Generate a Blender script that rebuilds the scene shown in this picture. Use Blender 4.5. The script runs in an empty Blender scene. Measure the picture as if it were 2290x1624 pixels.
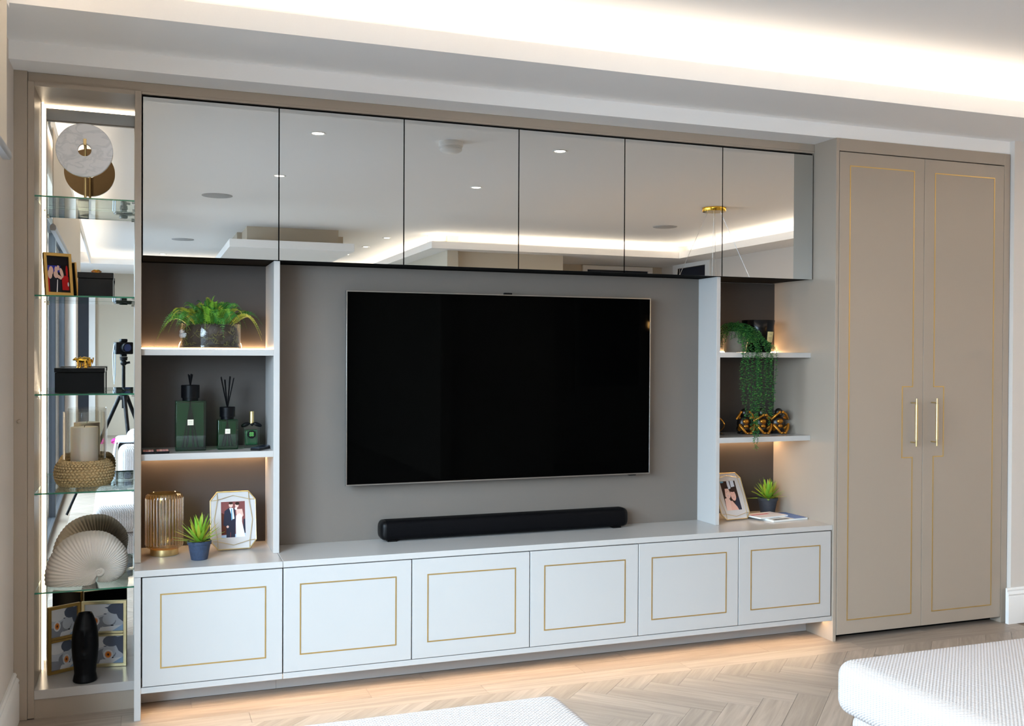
import bpy, bmesh, math, random
from mathutils import Vector, Matrix
random.seed(7)
C = bpy.context.scene.collection
PI = math.pi
SC = bpy.context.scene

# ------------------------------------------------------------------ camera
cam_d = bpy.data.cameras.new('camera'); cam = bpy.data.objects.new('camera', cam_d); C.objects.link(cam)
R_ = Vector((0.93838643, -0.34555481, 0.00477323)); U_ = Vector((-0.00132353, 0.01021833, 0.99994692)); F_ = Vector((0.34558524, 0.93834293, -0.00913139))
LOC = Vector((0.01012594, -3.89538265, 1.3554291))
cam.matrix_world = Matrix(((R_.x, U_.x, -F_.x, LOC.x), (R_.y, U_.y, -F_.y, LOC.y), (R_.z, U_.z, -F_.z, LOC.z), (0, 0, 0, 1)))
cam_d.sensor_width = 36; cam_d.lens = 2228.917 / 2290 * 36; cam_d.clip_start = 0.01; cam_d.clip_end = 100
SC.camera = cam

# ------------------------------------------------------------------ world, exposure, big lights
w = bpy.data.worlds.new('World'); SC.world = w; w.use_nodes = True
bg = w.node_tree.nodes['Background']; bg.inputs[0].default_value = (0.62, 0.78, 1.0, 1); bg.inputs[1].default_value = 2.2
SC.view_settings.view_transform = 'Standard'; SC.view_settings.look = 'None'
SC.view_settings.exposure = 0.35; SC.view_settings.gamma = 1.0; SC.view_settings.use_curve_mapping = False
SC.cycles.max_bounces = 10; SC.cycles.diffuse_bounces = 5; SC.cycles.glossy_bounces = 6
SC.cycles.transparent_max_bounces = 24; SC.cycles.transmission_bounces = 8
SC.cycles.use_denoising = True
SC.cycles.sample_clamp_indirect = 6.0
SC.cycles.caustics_reflective = False; SC.cycles.caustics_refractive = False

WARM = (1.0, 0.74, 0.48); WARMW = (1.0, 0.86, 0.70); DAY = (0.66, 0.83, 1.0)
def area(name, loc, sx, sy, direction, power, col, spread=180, up='Y'):
    l = bpy.data.lights.new(name, 'AREA'); l.shape = 'RECTANGLE'; l.size = sx; l.size_y = sy; l.energy = power; l.color = col
    l.spread = math.radians(spread)
    o = bpy.data.objects.new(name, l); C.objects.link(o); o.location = loc
    o.rotation_euler = Vector(direction).to_track_quat('-Z', up).to_euler()
    o['kind'] = 'helper'
    return o
# daylight: two broad patches of sky outside the big glazed doors on the left (they shine down and in under the blind)
area('daylight_doors', (-2.6, -3.3, 2.4), 2.8, 5.0, (1, 0.14, -0.36), 980, DAY, 180, 'X')
area('daylight_kitchen', (-3.2, -8.3, 3.0), 3.2, 5.0, (1, 0.1, -0.62), 700, DAY, 180, 'X')
# cove strips in the trough behind each ceiling fascia (they face up)
COVE = 7.0
def cove(x0, x1, y0, y1, d):
    L = max(x1 - x0, y1 - y0)
    area('cove_strip', ((x0 + x1) / 2, (y0 + y1) / 2, 2.512), L, 0.012, d, COVE * L, (1.0, 0.85, 0.68), 180)
cove(-0.35, 5.65, -0.36, -0.36, (0, -0.35, 1))
cove(5.76, 5.76, -5.7, -0.5, (-0.3, 0, 1))
cove(2.85, 5.65, -5.83, -5.83, (0, 0.3, 1))
cove(2.87, 2.87, -9.45, -5.8, (-0.3, 0, 1))
cove(-0.3, 2.75, -9.58, -9.58, (0, 0.3, 1))
cove(-0.425, -0.425, -9.4, -0.6, (0.2, 0, 1))

# ------------------------------------------------------------------ materials
def s2l(c): return tuple(((x / 255) / 12.92 if x / 255 <= 0.04045 else ((x / 255 + 0.055) / 1.055) ** 2.4) for x in c)
def mat(name, rgb, rough=0.5, metal=0.0, spec=0.5, emit=None, es=0.0, coat=0.0, alpha=None):
    m = bpy.data.materials.new(name); m.use_nodes = True
    b = m.node_tree.nodes['Principled BSDF']
    b.inputs['Base Color'].default_value = (*s2l(rgb), 1); b.inputs['Roughness'].default_value = rough
    b.inputs['Metallic'].default_value = metal; b.inputs['Specular IOR Level'].default_value = spec
    b.inputs['Coat Weight'].default_value = coat
    if emit is not None:
        b.inputs['Emission Color'].default_value = (*emit, 1); b.inputs['Emission Strength'].default_value = es
    return m
def nodes(m): return m.node_tree.nodes, m.node_tree.links, m.node_tree.nodes['Principled BSDF']
def speckle(m, scale=200, amt=0.06, bump=0.0, stretch=(1, 1, 1), detail=3):
    n, l, b = nodes(m)
    tc = n.new('ShaderNodeTexCoord'); mp = n.new('ShaderNodeMapping'); mp.inputs['Scale'].default_value = stretch
    l.new(tc.outputs['Object'], mp.inputs['Vector'])
    t = n.new('ShaderNodeTexNoise'); t.inputs['Scale'].default_value = scale; t.inputs['Detail'].default_value = detail
    l.new(mp.outputs[0], t.inputs['Vector'])
    c = tuple(b.inputs['Base Color'].default_value)[:3]
    mx = n.new('ShaderNodeMix'); mx.data_type = 'RGBA'
    mx.inputs[6].default_value = (*[x * (1 - amt) for x in c], 1); mx.inputs[7].default_value = (*[min(1, x * (1 + amt)) for x in c], 1)
    l.new(t.outputs['Fac'], mx.inputs[0]); l.new(mx.outputs[2], b.inputs['Base Color'])
    if bump:
        bp = n.new('ShaderNodeBump'); bp.inputs['Strength'].default_value = bump; bp.inputs['Distance'].default_value = 0.002
        l.new(t.outputs['Fac'], bp.inputs['Height']); l.new(bp.outputs[0], b.inputs['Normal'])
    return m
def glass(name, tint, refl=1.0, rough=0.0, edge=None, base=0.04):
    m = bpy.data.materials.new(name); m.use_nodes = True; n, l = m.node_tree.nodes, m.node_tree.links
    n.remove(n['Principled BSDF']); out = n['Material Output']
    tr = n.new('ShaderNodeBsdfTransparent'); tr.inputs[0].default_value = (*tint, 1)
    gl = n.new('ShaderNodeBsdfAnisotropic'); gl.inputs['Roughness'].default_value = rough; gl.inputs[0].default_value = (refl, refl, refl, 1)
    lw = n.new('ShaderNodeLayerWeight'); lw.inputs[0].default_value = 0.5
    pw = n.new('ShaderNodeMath'); pw.operation = 'POWER'; pw.inputs[1].default_value = 4.0; l.new(lw.outputs['Facing'], pw.inputs[0])
    ma = n.new('ShaderNodeMath'); ma.operation = 'MULTIPLY_ADD'; ma.inputs[1].default_value = 1 - base; ma.inputs[2].default_value = base; l.new(pw.outputs[0], ma.inputs[0])
    mx = n.new('ShaderNodeMixShader'); l.new(ma.outputs[0], mx.inputs[0]); l.new(tr.outputs[0], mx.inputs[1]); l.new(gl.outputs[0], mx.inputs[2])
    l.new(mx.outputs[0], out.inputs['Surface'])
    return m

M = {}
M['paint'] = speckle(mat('cabinet_paint', (183, 180, 177), 0.38), 900, 0.015, 0.05)
M['lacquer_top'] = speckle(mat('worktop_lacquer', (186, 182, 178), 0.22), 900, 0.015, 0.02)
M['paint_taupe'] = speckle(mat('taupe_cabinet_paint', (161, 148, 134), 0.38), 900, 0.015, 0.05)
M['shelf_back'] = speckle(mat('dark_shelf_back', (64, 57, 52), 0.6), 500, 0.05, 0.08)
M['paint_dark'] = mat('carcass_grey', (70, 66, 62), 0.6)
M['shadow_gap'] = mat('gap_shade_black', (8, 8, 9), 0.9, spec=0.1)  # black colour stands in for the shade inside the joinery gaps
M['backcloth'] = speckle(mat('taupe_back_panel', (104, 97, 90), 0.6), 500, 0.05, 0.08)
M['gold_line'] = mat('brass_inlay', (205, 170, 105), 0.35, 0.75)
M['brass'] = mat('satin_brass', (216, 192, 138), 0.38, 1.0)
M['gold'] = mat('polished_gold', (235, 185, 70), 0.16, 1.0)
M['gold_frame'] = mat('gold_frame', (196, 158, 88), 0.35, 0.8)
M['pale_gold'] = mat('pale_gold', (226, 212, 165), 0.3, 0.85)
M['smoke_mirror'] = mat('smoked_mirror', (213, 214, 212), 0.0, 1.0)
M['mirror'] = mat('silver_mirror', (236, 238, 237), 0.0, 1.0)
M['wall'] = speckle(mat('wall_paint_beige', (212, 204, 196), 0.75), 300, 0.012, 0.03)
M['wall_taupe'] = speckle(mat('wall_paint_taupe', (196, 184, 166), 0.75), 300, 0.012, 0.03)
M['ceiling'] = speckle(mat('ceiling_white', (245, 243, 241), 0.8), 300, 0.01, 0.02)
M['white_trim'] = mat('white_gloss_trim', (240, 238, 235), 0.35)
M['led'] = mat('led_strip', (255, 240, 220), 0.5, emit=(1.0, 0.80, 0.56), es=4)
M['led_dim'] = mat('led_strip_shelf', (255, 240, 220), 0.5, emit=(1.0, 0.64, 0.34), es=45)
M['downlight'] = mat('downlight_lens', (255, 250, 240), 0.5, emit=(1.0, 0.93, 0.80), es=14)
M['bulb'] = mat('pendant_bulb', (255, 220, 170), 0.5, emit=(1.0, 0.62, 0.28), es=160)
M['tv_screen'] = mat('tv_screen_black', (2, 2, 2), 0.03, spec=0.03)
M['black_plastic'] = mat('black_plastic', (6, 6, 7), 0.4, spec=0.14)
M['silver_edge'] = mat('tv_silver_edge', (150, 148, 145), 0.3, 0.9)
M['sb_mesh'] = speckle(mat('soundbar_mesh', (4, 4, 6), 0.6, spec=0.08), 1500, 0.4, 0.2)
M['glass_shelf'] = glass('glass_shelf', (0.90, 0.965, 0.93), 0.9)
M['glass_edge'] = mat('glass_edge_green', (38, 112, 84), 0.15, spec=0.6)
M['clear_glass'] = glass('clear_glass', (0.975, 0.975, 0.965), 1.0, base=0.03)
M['window_glass'] = glass('window_glass', (0.94, 0.96, 0.96), 0.8)
M['amber_glass'] = glass('amber_glass', (0.97, 0.87, 0.63), 0.9, 0.05, base=0.10)
M['green_fill'] = mat('green_tinted_liquid', (9, 64, 35), 0.2, spec=0.6)
M['green_glass'] = glass('green_glass', (0.30, 0.68, 0.46), 0.9, base=0.05)
M['chrome'] = mat('chrome', (225, 225, 225), 0.12, 1.0)
M['black_lacquer'] = mat('black_lacquer', (4, 4, 5), 0.16, spec=0.22)
M['black_satin'] = mat('black_satin', (5, 6, 9), 0.40, spec=0.14)
M['wax'] = mat('candle_wax', (250, 240, 228), 0.5)
M['wax'].node_tree.nodes['Principled BSDF'].inputs['Subsurface Weight'].default_value = 0.25
M['wax'].node_tree.nodes['Principled BSDF'].inputs['Subsurface Radius'].default_value = (0.02, 0.01, 0.006)
M['rope'] = speckle(mat('seagrass_rope', (222, 196, 150), 0.85), 260, 0.25, 0.4)
M['ceramic'] = mat('matt_cream_ceramic', (242, 234, 224), 0.6)
M['tan_back'] = speckle(mat('tan_resin_back', (240, 206, 160), 0.5), 60, 0.05)
M['label'] = mat('cream_label', (226, 220, 200), 0.6)
M['ink'] = mat('label_ink', (150, 135, 105), 0.6)
M['pot_blue'] = speckle(mat('slate_blue_pot', (46, 60, 84), 0.8), 90, 0.45, 0.6)
M['pot_black'] = speckle(mat('charcoal_pot', (44, 48, 56), 0.75), 90, 0.35, 0.4)
M['pot_grey'] = speckle(mat('grey_stone_pot', (140, 130, 118), 0.8), 60, 0.1, 0.2)
M['leaf_a'] = mat('leaf_bright', (126, 176, 52), 0.5); M['leaf_b'] = mat('leaf_deep', (58, 122, 46), 0.5); M['leaf_c'] = mat('leaf_yellow', (164, 168, 52), 0.5)
M['trail'] = mat('trailing_leaf', (40, 104, 50), 0.5); M['trail_b'] = mat('trailing_leaf_light', (84, 142, 60), 0.5)
for k in ('leaf_a', 'leaf_b', 'leaf_c', 'trail', 'trail_b'):
    nn, ll, bb = nodes(M[k]); bb.inputs['Subsurface Weight'].default_value = 0.0
M['soil'] = speckle(mat('dark_soil', (40, 27, 15), 0.9), 80, 0.6, 0.8)
M['moss'] = speckle(mat('moss_fibre', (96, 92, 40), 0.9), 70, 0.5, 0.8)
M['bronze'] = mat('bronze_dark', (14, 9, 6), 0.35, spec=0.6); M['bronze_gold'] = mat('bronze_gold_rub', (190, 128, 48), 0.34, 0.9)
M['mount'] = mat('photo_mount_grey', (206, 200, 196), 0.7)
M['fabric_grey'] = speckle(mat('grey_throw', (196, 198, 202), 0.9), 200, 0.1, 0.4)
M['grey_mesh'] = mat('speaker_grille', (176, 176, 176), 0.8)
M['navy'] = mat('navy_panel', (16, 24, 40), 0.35)
M['anthracite'] = mat('anthracite_frame', (44, 46, 50), 0.45)
M['blind'] = speckle(mat('blind_fabric', (226, 215, 198), 0.85), 300, 0.03, 0.05)
M['pink'] = mat('pink_slipper', (226, 60, 160), 0.6)
M['cupboard'] = mat('kitchen_cupboard', (200, 190, 176), 0.5)
M['camera_grey'] = mat('camera_strap_grey', (150, 165, 180), 0.5)
# marble
m = mat('white_marble', (240, 240, 242), 0.25); n, l, b = nodes(m)
tc = n.new('ShaderNodeTexCoord'); mp = n.new('ShaderNodeMapping'); mp.inputs['Scale'].default_value = (14, 14, 26); mp.inputs['Rotation'].default_value = (0, 0.6, 0)
t1 = n.new('ShaderNodeTexNoise'); t1.inputs['Scale'].default_value = 1.0; t1.inputs['Detail'].default_value = 8; t1.inputs['Distortion'].default_value = 0.9
cr = n.new('ShaderNodeValToRGB'); e = cr.color_ramp.elements
e[0].position = 0.44; e[0].color = (*s2l((242, 242, 244)), 1); e[1].position = 0.56; e[1].color = (*s2l((243, 243, 245)), 1)
x = cr.color_ramp.elements.new(0.5); x.color = (*s2l((222, 224, 227)), 1)
l.new(tc.outputs['Object'], mp.inputs[0]); l.new(mp.outputs[0], t1.inputs['Vector']); l.new(t1.outputs['Fac'], cr.inputs[0]); l.new(cr.outputs[0], b.inputs['Base Color']); M['marble'] = m
# oak planks (grain runs along each plank's own X)
m = mat('washed_oak', (190, 170, 146), 0.42); n, l, b = nodes(m)
tc = n.new('ShaderNodeTexCoord'); mp = n.new('ShaderNodeMapping'); mp.inputs['Scale'].default_value = (2.2, 38, 4)
oi = n.new('ShaderNodeObjectInfo'); ad = n.new('ShaderNodeVectorMath'); ad.operation = 'ADD'
sc = n.new('ShaderNodeMath'); sc.operation = 'MULTIPLY'; sc.inputs[1].default_value = 37.0; l.new(oi.outputs['Random'], sc.inputs[0])
l.new(tc.outputs['Object'], mp.inputs[0]); l.new(mp.outputs[0], ad.inputs[0]); l.new(sc.outputs[0], ad.inputs[1])
t1 = n.new('ShaderNodeTexNoise'); t1.inputs['Scale'].default_value = 1.0; t1.inputs['Detail'].default_value = 6; t1.inputs['Roughness'].default_value = 0.65; t1.inputs['Distortion'].default_value = 0.6
l.new(ad.outputs[0], t1.inputs['Vector'])
cr = n.new('ShaderNodeValToRGB'); e = cr.color_ramp.elements
e[0].position = 0.3; e[0].color = (*s2l((138, 125, 112)), 1); e[1].position = 0.7; e[1].color = (*s2l((172, 157, 143)), 1)
l.new(t1.outputs['Fac'], cr.inputs[0])
hs = n.new('ShaderNodeHueSaturation'); mr = n.new('ShaderNodeMapRange'); mr.inputs[3].default_value = 0.86; mr.inputs[4].default_value = 1.12
l.new(oi.outputs['Random'], mr.inputs[0]); l.new(mr.outputs[0], hs.inputs['Value']); l.new(cr.outputs[0], hs.inputs['Color']); l.new(hs.outputs[0], b.inputs['Base Color'])
bp = n.new('ShaderNodeBump'); bp.inputs['Strength'].default_value = 0.15; bp.inputs['Distance'].default_value = 0.001; l.new(t1.outputs['Fac'], bp.inputs['Height']); l.new(bp.outputs[0], b.inputs['Normal'])
M['oak'] = m
M['oak_field'] = m.copy()
for q in M['oak_field'].node_tree.nodes:
    if q.type == 'MAP_RANGE': q.inputs[3].default_value = q.inputs[4].default_value = 0.97
M['joint'] = mat('floor_joint', (120, 104, 88), 0.8)
# waffle-knit upholstery
m = mat('waffle_knit', (238, 236, 236), 0.9, spec=0.2); n, l, b = nodes(m)
tc = n.new('ShaderNodeTexCoord'); sx = n.new('ShaderNodeSeparateXYZ'); l.new(tc.outputs['Object'], sx.inputs[0])
def mth(op, a, bb=None):
    q = n.new('ShaderNodeMath'); q.operation = op
    for i, v in enumerate((a, bb)):
        if v is None: continue
        if isinstance(v, (int, float)): q.inputs[i].default_value = v
        else: l.new(v, q.inputs[i])
    return q.outputs[0]
K = 2 * PI / 0.0125
a1 = mth('MULTIPLY', mth('ADD', sx.outputs[0], sx.outputs[2]), K); a2 = mth('MULTIPLY', mth('ADD', sx.outputs[1], sx.outputs[2]), K)
h = mth('MULTIPLY', mth('SINE', a1), mth('SINE', a2)); hh = mth('MULTIPLY_ADD', h, 0.5); n[hh.node.name].inputs[2].default_value = 0.5
bp = n.new('ShaderNodeBump'); bp.inputs['Strength'].default_value = 0.7; bp.inputs['Distance'].default_value = 0.004; l.new(hh, bp.inputs['Height']); l.new(bp.outputs[0], b.inputs['Normal'])
mx = n.new('ShaderNodeMix'); mx.data_type = 'RGBA'; mx.inputs[6].default_value = (*s2l((178, 171, 169)), 1); mx.inputs[7].default_value = (*s2l((218, 211, 208)), 1)
l.new(hh, mx.inputs[0]); l.new(mx.outputs[2], b.inputs['Base Color'])
M['knit'] = m

# ------------------------------------------------------------------ mesh helpers
class B:
    def __init__(s): s.v = []; s.f = []; s.m = []
    def add(s, vs, fs, mi=0):
        o = len(s.v); s.v += [tuple(p) for p in vs]; s.f += [tuple(i + o for i in f) for f in fs]; s.m += [mi] * len(fs); return s
    def box(s, x0, x1, y0, y1, z0, z1, mi=0):
        v = [(x, y, z) for z in (z0, z1) for y in (y0, y1) for x in (x0, x1)]
        return s.add(v, [(0, 2, 3, 1), (4, 5, 7, 6), (0, 1, 5, 4), (2, 6, 7, 3), (0, 4, 6, 2), (1, 3, 7, 5)], mi)
    def lathe(s, c, prof, n=32, mi=0, cap=True, closed=False):
        v = []; f = []
        for r, z in prof:
            for k in range(n):
                a = 2 * PI * k / n; v.append((c[0] + r * math.cos(a), c[1] + r * math.sin(a), c[2] + z))
        P = len(prof)
        for i in range(P if closed else P - 1):
            j = (i + 1) % P
            for k in range(n):
                k2 = (k + 1) % n; f.append((i * n + k, i * n + k2, j * n + k2, j * n + k))
        if cap and not closed: f.append(tuple(range(n))[::-1]); f.append(tuple((P - 1) * n + k for k in range(n)))
        return s.add(v, f, mi)
    def tube(s, pts, r, n=8, mi=0, cap=True):
        pts = [Vector(p) for p in pts]; rr = r if isinstance(r, (list, tuple)) else [r] * len(pts)
        v = []; f = []; prev = None
        for i, p in enumerate(pts):
            d = (pts[min(i + 1, len(pts) - 1)] - pts[max(i - 1, 0)]).normalized()
            a = prev if prev is not None else (Vector((0, 0, 1)) if abs(d.z) < 0.9 else Vector((1, 0, 0)))
            e1 = (a - d * a.dot(d)).normalized(); e2 = d.cross(e1); prev = e1
            for k in range(n):
                t = 2 * PI * k / n; v.append(p + (e1 * math.cos(t) + e2 * math.sin(t)) * rr[i])
        for i in range(len(pts) - 1):
            for k in range(n):
                k2 = (k + 1) % n; f.append((i * n + k, i * n + k2, (i + 1) * n + k2, (i + 1) * n + k))
        if cap: f.append(tuple(range(n))[::-1]); f.append(tuple((len(pts) - 1) * n + k for k in range(n)))
        return s.add(v, f, mi)
    def ball(s, c, r, n=14, m=9, mi=0, rot=None):
        r = (r, r, r) if isinstance(r, (int, float)) else r
        v = []; f = []
        for i in range(m + 1):
            th = PI * i / m
            for k in range(n):
                a = 2 * PI * k / n; p = Vector((r[0] * math.sin(th) * math.cos(a), r[1] * math.sin(th) * math.sin(a), r[2] * math.cos(th)))
                if rot: p = rot @ p
                v.append(Vector(c) + p)
        for i in range(m):
            for k in range(n):
                k2 = (k + 1) % n; f.append((i * n + k, (i + 1) * n + k, (i + 1) * n + k2, i * n + k2))
        return s.add(v, f, mi)
    def prism(s, poly, fn, d0, d1, mi=0):
        n = len(poly); v = [fn(a, b_, d0) for a, b_ in poly] + [fn(a, b_, d1) for a, b_ in poly]
        f = [tuple(range(n)), tuple(range(2 * n - 1, n - 1, -1))] + [(i, i + n, (i + 1) % n + n, (i + 1) % n) for i in range(n)]
        return s.add(v, f, mi)
    def poly(s, pts, mi=0): return s.add(pts, [tuple(range(len(pts)))], mi)
    def frame(s, outer, inner, fn, d0, d1, mi=0):
        n = len(outer); v = [fn(a, b_, d) for d in (d0, d1) for P in (outer, inner) for a, b_ in P]; f = []
        for i in range(n):
            j = (i + 1) % n
            f += [(i, j, n + j, n + i), (2 * n + i, 3 * n + i, 3 * n + j, 2 * n + j), (i, 2 * n + i, 2 * n + j, j), (n + i, n + j, 3 * n + j, 3 * n + i)]
        return s.add(v, f, mi)
XZ = lambda a, b_, d: (a, d, b_)
XY = lambda a, b_, d: (a, b_, d)
YZ = lambda a, b_, d: (d, a, b_)

BASE = {}
def link(o, parent=None):
    C.objects.link(o)
    if parent: o.parent = parent; BASE[o.name] = BASE.get(parent.name, Vector((0, 0, 0)))
    return o
def obj(name, b, mats, parent=None, bev=0, smooth=35, sub=0, fix=True, label=None, local=False):
    me = bpy.data.meshes.new(name)
    off = Vector((0, 0, 0)) if local or parent is None else BASE.get(parent.name, Vector((0, 0, 0)))
    me.from_pydata([Vector(p) - off for p in b.v], [], b.f)
    mats = mats if isinstance(mats, (list, tuple)) else [mats]
    for x in mats: me.materials.append(x)
    me.polygons.foreach_set('material_index', b.m)
    if fix:
        bm = bmesh.new(); bm.from_mesh(me); bmesh.ops.recalc_face_normals(bm, faces=bm.faces); bm.to_mesh(me); bm.free()
    if smooth:
        me.polygons.foreach_set('use_smooth', [True] * len(me.polygons)); me.set_sharp_from_angle(angle=math.radians(smooth))
    me.update()
    o = bpy.data.objects.new(name, me); link(o, parent)
    if bev:
        md = o.modifiers.new('Bevel', 'BEVEL'); md.width = bev; md.segments = 2; md.limit_method = 'ANGLE'; md.angle_limit = math.radians(40)
    if sub:
        md = o.modifiers.new('Subdivision', 'SUBSURF'); md.levels = sub; md.render_levels = sub
    if label: o['label'] = label
    return o
def tag(o, label, cat, group=None):
    o['label'] = label; o['category'] = cat
    if group: o['group'] = group
    return o
def thing(name, label, cat, loc=(0, 0, 0), rz=0, group=None):
    o = bpy.data.objects.new(name, None); C.objects.link(o); o.location = loc; o.rotation_euler = (0, 0, rz); o.empty_display_size = 0.05
    BASE[o.name] = Vector(loc)
    return tag(o, label, cat, group)
def struct(name, b, m, parent=None, bev=0, smooth=35):
    o = obj(name, b, m, parent, bev, smooth)
    if parent is None: o['kind'] = 'structure'
    return o
def dup(o, parent=None):
    c = o.copy(); C.objects.link(c)
    if parent: c.parent = parent
    for ch in list(o.children): dup(ch, c)
    return c

# ------------------------------------------------------------------ room shell
fl = B().box(-1.2, 6.2, -11.6, 0.6, -0.12, -0.004)
floor = struct('floor', fl, M['joint'])
# planks: border boards along the unit, herringbone beyond
PW, PL, ZT, ZB = 0.1152, 0.4608, 0.0, -0.007
def plank_mesh(poly, name='plank'):
    b = B(); b.prism(poly, XY, ZB, ZT)
    me = bpy.data.meshes.new(name); me.from_pydata(b.v, [], b.f); me.materials.append(M['oak']); me.update()
    bm = bmesh.new(); bm.from_mesh(me); bmesh.ops.recalc_face_normals(bm, faces=bm.faces); bm.to_mesh(me); bm.free()
    return me
def clip(poly, a, b_, c):   # keep a*x+b*y<=c
    out = []
    for i, p in enumerate(poly):
        q = poly[(i + 1) % len(poly)]; dp = a * p[0] + b_ * p[1] - c; dq = a * q[0] + b_ * q[1] - c
        if dp <= 0: out.append(p)
        if dp * dq < 0: t = dp / (dp - dq); out.append((p[0] + (q[0] - p[0]) * t, p[1] + (q[1] - p[1]) * t))
    return out
G = 0.0005
rect = [(G, G), (PL - G, G), (PL - G, PW - G), (G, PW - G)]
PM = plank_mesh(rect)
n_pl = 0; far = [B(), B()]
YB = -0.155
for r in range(3):
    y1 = YB + (r + 1) * PW; xx = -0.44 - [0.1, 0.55, 0.3][r]
    while xx < 4.15:
        p = [(max(xx, -0.44) + G, y1 - PW + G), (min(xx + 0.92, 4.16) - G, y1 - PW + G), (min(xx + 0.92, 4.16) - G, y1 - G), (max(xx, -0.44) + G, y1 - G)]
        if p[1][0] - p[0][0] > 0.02:
            cx = p[0][0]; me = plank_mesh([(a - cx, b_ - y1) for a, b_ in p]); o = bpy.data.objects.new('plank', me); o.location = (cx, y1, 0); link(o, floor); n_pl += 1
        xx += 0.92
c45 = math.sqrt(0.5); AX, AY = 2.3876, -0.312
def w2(px, py): return (AX + (px + py) * c45, AY + (py - px) * c45)
for i in range(-34, 36):
    for j in range(-2, 19):
        for vert in (0, 1):
            px, py = i * PW + j * PL, (i + vert) * PW - j * PL
            if vert: loc = w2(px + PW, py); ang = PI / 4; cor = [(px, py), (px + PW, py), (px + PW, py + PL), (px, py + PL)]
            else: loc = w2(px, py); ang = -PI / 4; cor = [(px, py), (px + PL, py), (px + PL, py + PW), (px, py + PW)]
            W = [w2(*q) for q in cor]; xs = [q[0] for q in W]; ys = [q[1] for q in W]
            if max(ys) < -11.4 or min(ys) > YB or min(xs) > 6.1 or max(xs) < -1.1 or (max(xs) < -0.44 and min(ys) > -5.5): continue
            if min(xs) > 3.1 and max(ys) < -6.9: continue
            ca, sa = math.cos(ang), math.sin(ang)
            lp = [(loc[0] + a * ca - b_ * sa, loc[1] + a * sa + b_ * ca) for a, b_ in rect]
            inside = max(ys) <= YB and min(xs) >= -0.44 and max(xs) <= 6.1
            q = lp; cyq = sum(ys) / 4
            if not inside:
                for k in ((0, 1, YB), (1, 0, 6.1), (-1, 0, 0.44 if cyq > -6.2 else 1.1)): q = clip(q, *k) if len(q) > 2 else q
                if len(q) < 3: continue
            cyy = sum(ys) / 4; cxx = sum(xs) / 4
            if cyy > -1.75 and cxx < 4.6 and n_pl < 296:
                if inside: me = PM
                else: me = plank_mesh([((a - loc[0]) * ca + (b_ - loc[1]) * sa, -(a - loc[0]) * sa + (b_ - loc[1]) * ca) for a, b_ in q])
                o = bpy.data.objects.new('plank', me); o.location = (*loc, 0); o.rotation_euler = (0, 0, ang); link(o, floor); n_pl += 1
            else: far[vert].prism([((a - AX) * ca + (b_ - AY) * sa, -(a - AX) * sa + (b_ - AY) * ca) for a, b_ in q], XY, ZB, ZT)
for vert in (0, 1):
    pf = obj('plank_field', far[vert], M['oak_field'], floor, smooth=0, local=True); pf['kind'] = 'stuff'; pf.location = (AX, AY, 0); pf.rotation_euler = (0, 0, PI / 4 if vert else -PI / 4)

struct('wall_back', B().box(-0.6, 4.14, 0.5, 0.6, 0, 2.6), M['wall'])
wl = B().box(-0.6, -0.44, -0.6, 0.5, 0, 2.6).box(-0.6, -0.44, -5.3, -0.6, 2.3, 2.6).box(-0.6, -0.44, -6.0, -5.3, 0, 2.6).box(-1.2, -0.44, -6.0, -5.9, 0, 2.6).box(-1.2, -1.1, -10.6, -6.0, 2.3, 2.6).box(-1.2, -1.1, -11.4, -10.6, 0, 2.6)
struct('wall_left', wl, M['wall'])
struct('wall_right', B().box(4.14, 6.2, -0.03, 0.6, 0, 2.6), M['wall'])
ws = B().box(6.1, 6.2, -5.85, -0.03, 0, 2.6).box(6.1, 6.2, -6.5, -5.85, 2.40, 2.6).box(6.1, 6.2, -7.0, -6.5, 0, 2.6)
struct('wall_side', ws, M['wall'])
wr = B().box(3.06, 4.26, -6.1, -5.98, 0, 2.6).box(4.26, 4.36, -6.9, -5.98, 0, 2.6).box(4.26, 6.2, -7.0, -6.9, 0, 2.6)
struct('wall_rear', wr, M['wall_taupe'])
struct('wall_kitchen', B().box(3.0, 3.12, -11.4, -5.9, 0, 2.6).box(-1.2, 3.12, -11.5, -11.4, 0, 2.6), M['wall_taupe'])
ceil = struct('ceiling', B().box(-1.2, 6.2, -11.5, 0.6, 2.6, 2.66), M['ceiling'])
# lowered ceiling margins, their fascias and the soffit over the joinery
def low(x0, x1, y0, y1): obj('low_ceiling', B().box(x0, x1, y0, y1, 2.447, 2.462), M['ceiling'], ceil)
low(-0.44, 6.1, -0.403, 0.0); low(5.702, 6.1, -5.762, -0.403); low(2.8, 6.1, -6.9, -5.762); low(2.8, 3.0, -11.4, -6.9); low(-1.1, 2.8, -11.4, -9.512)
def fas(x0, x1, y0, y1): obj('ceiling_fascia', B().box(x0, x1, y0, y1, 2.447, 2.519), M['ceiling'], ceil)
fas(-0.40, 5.702, -0.415, -0.403); fas(5.69, 5.702, -5.75, -0.415); fas(2.8, 5.69, -5.762, -5.75); fas(2.788, 2.8, -9.5, -5.75); fas(-0.40, 2.788, -9.512, -9.5)
obj('ceiling_fascia', B().box(-0.402, -0.39, -9.5, -0.415, 2.43, 2.519), M['ceiling'], ceil)
obj('soffit', B().box(-0.44, 4.14, 0.0, 0.5, 2.382, 2.6), M['ceiling'], ceil)
obj('soffit', B().box(-0.44, 6.1, -0.03, 0.0, 2.462, 2.6), M['ceiling'], ceil)
obj('cove_upstand', B().box(2.8, 6.1, -5.97, -5.95, 2.462, 2.6).box(5.88, 5.90, -5.95, -0.03, 2.462, 2.6).box(2.98, 3.0, -9.7, -5.97, 2.462, 2.6).box(-1.1, 2.98, -9.72, -9.70, 2.462, 2.6), M['ceiling'], ceil)
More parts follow.
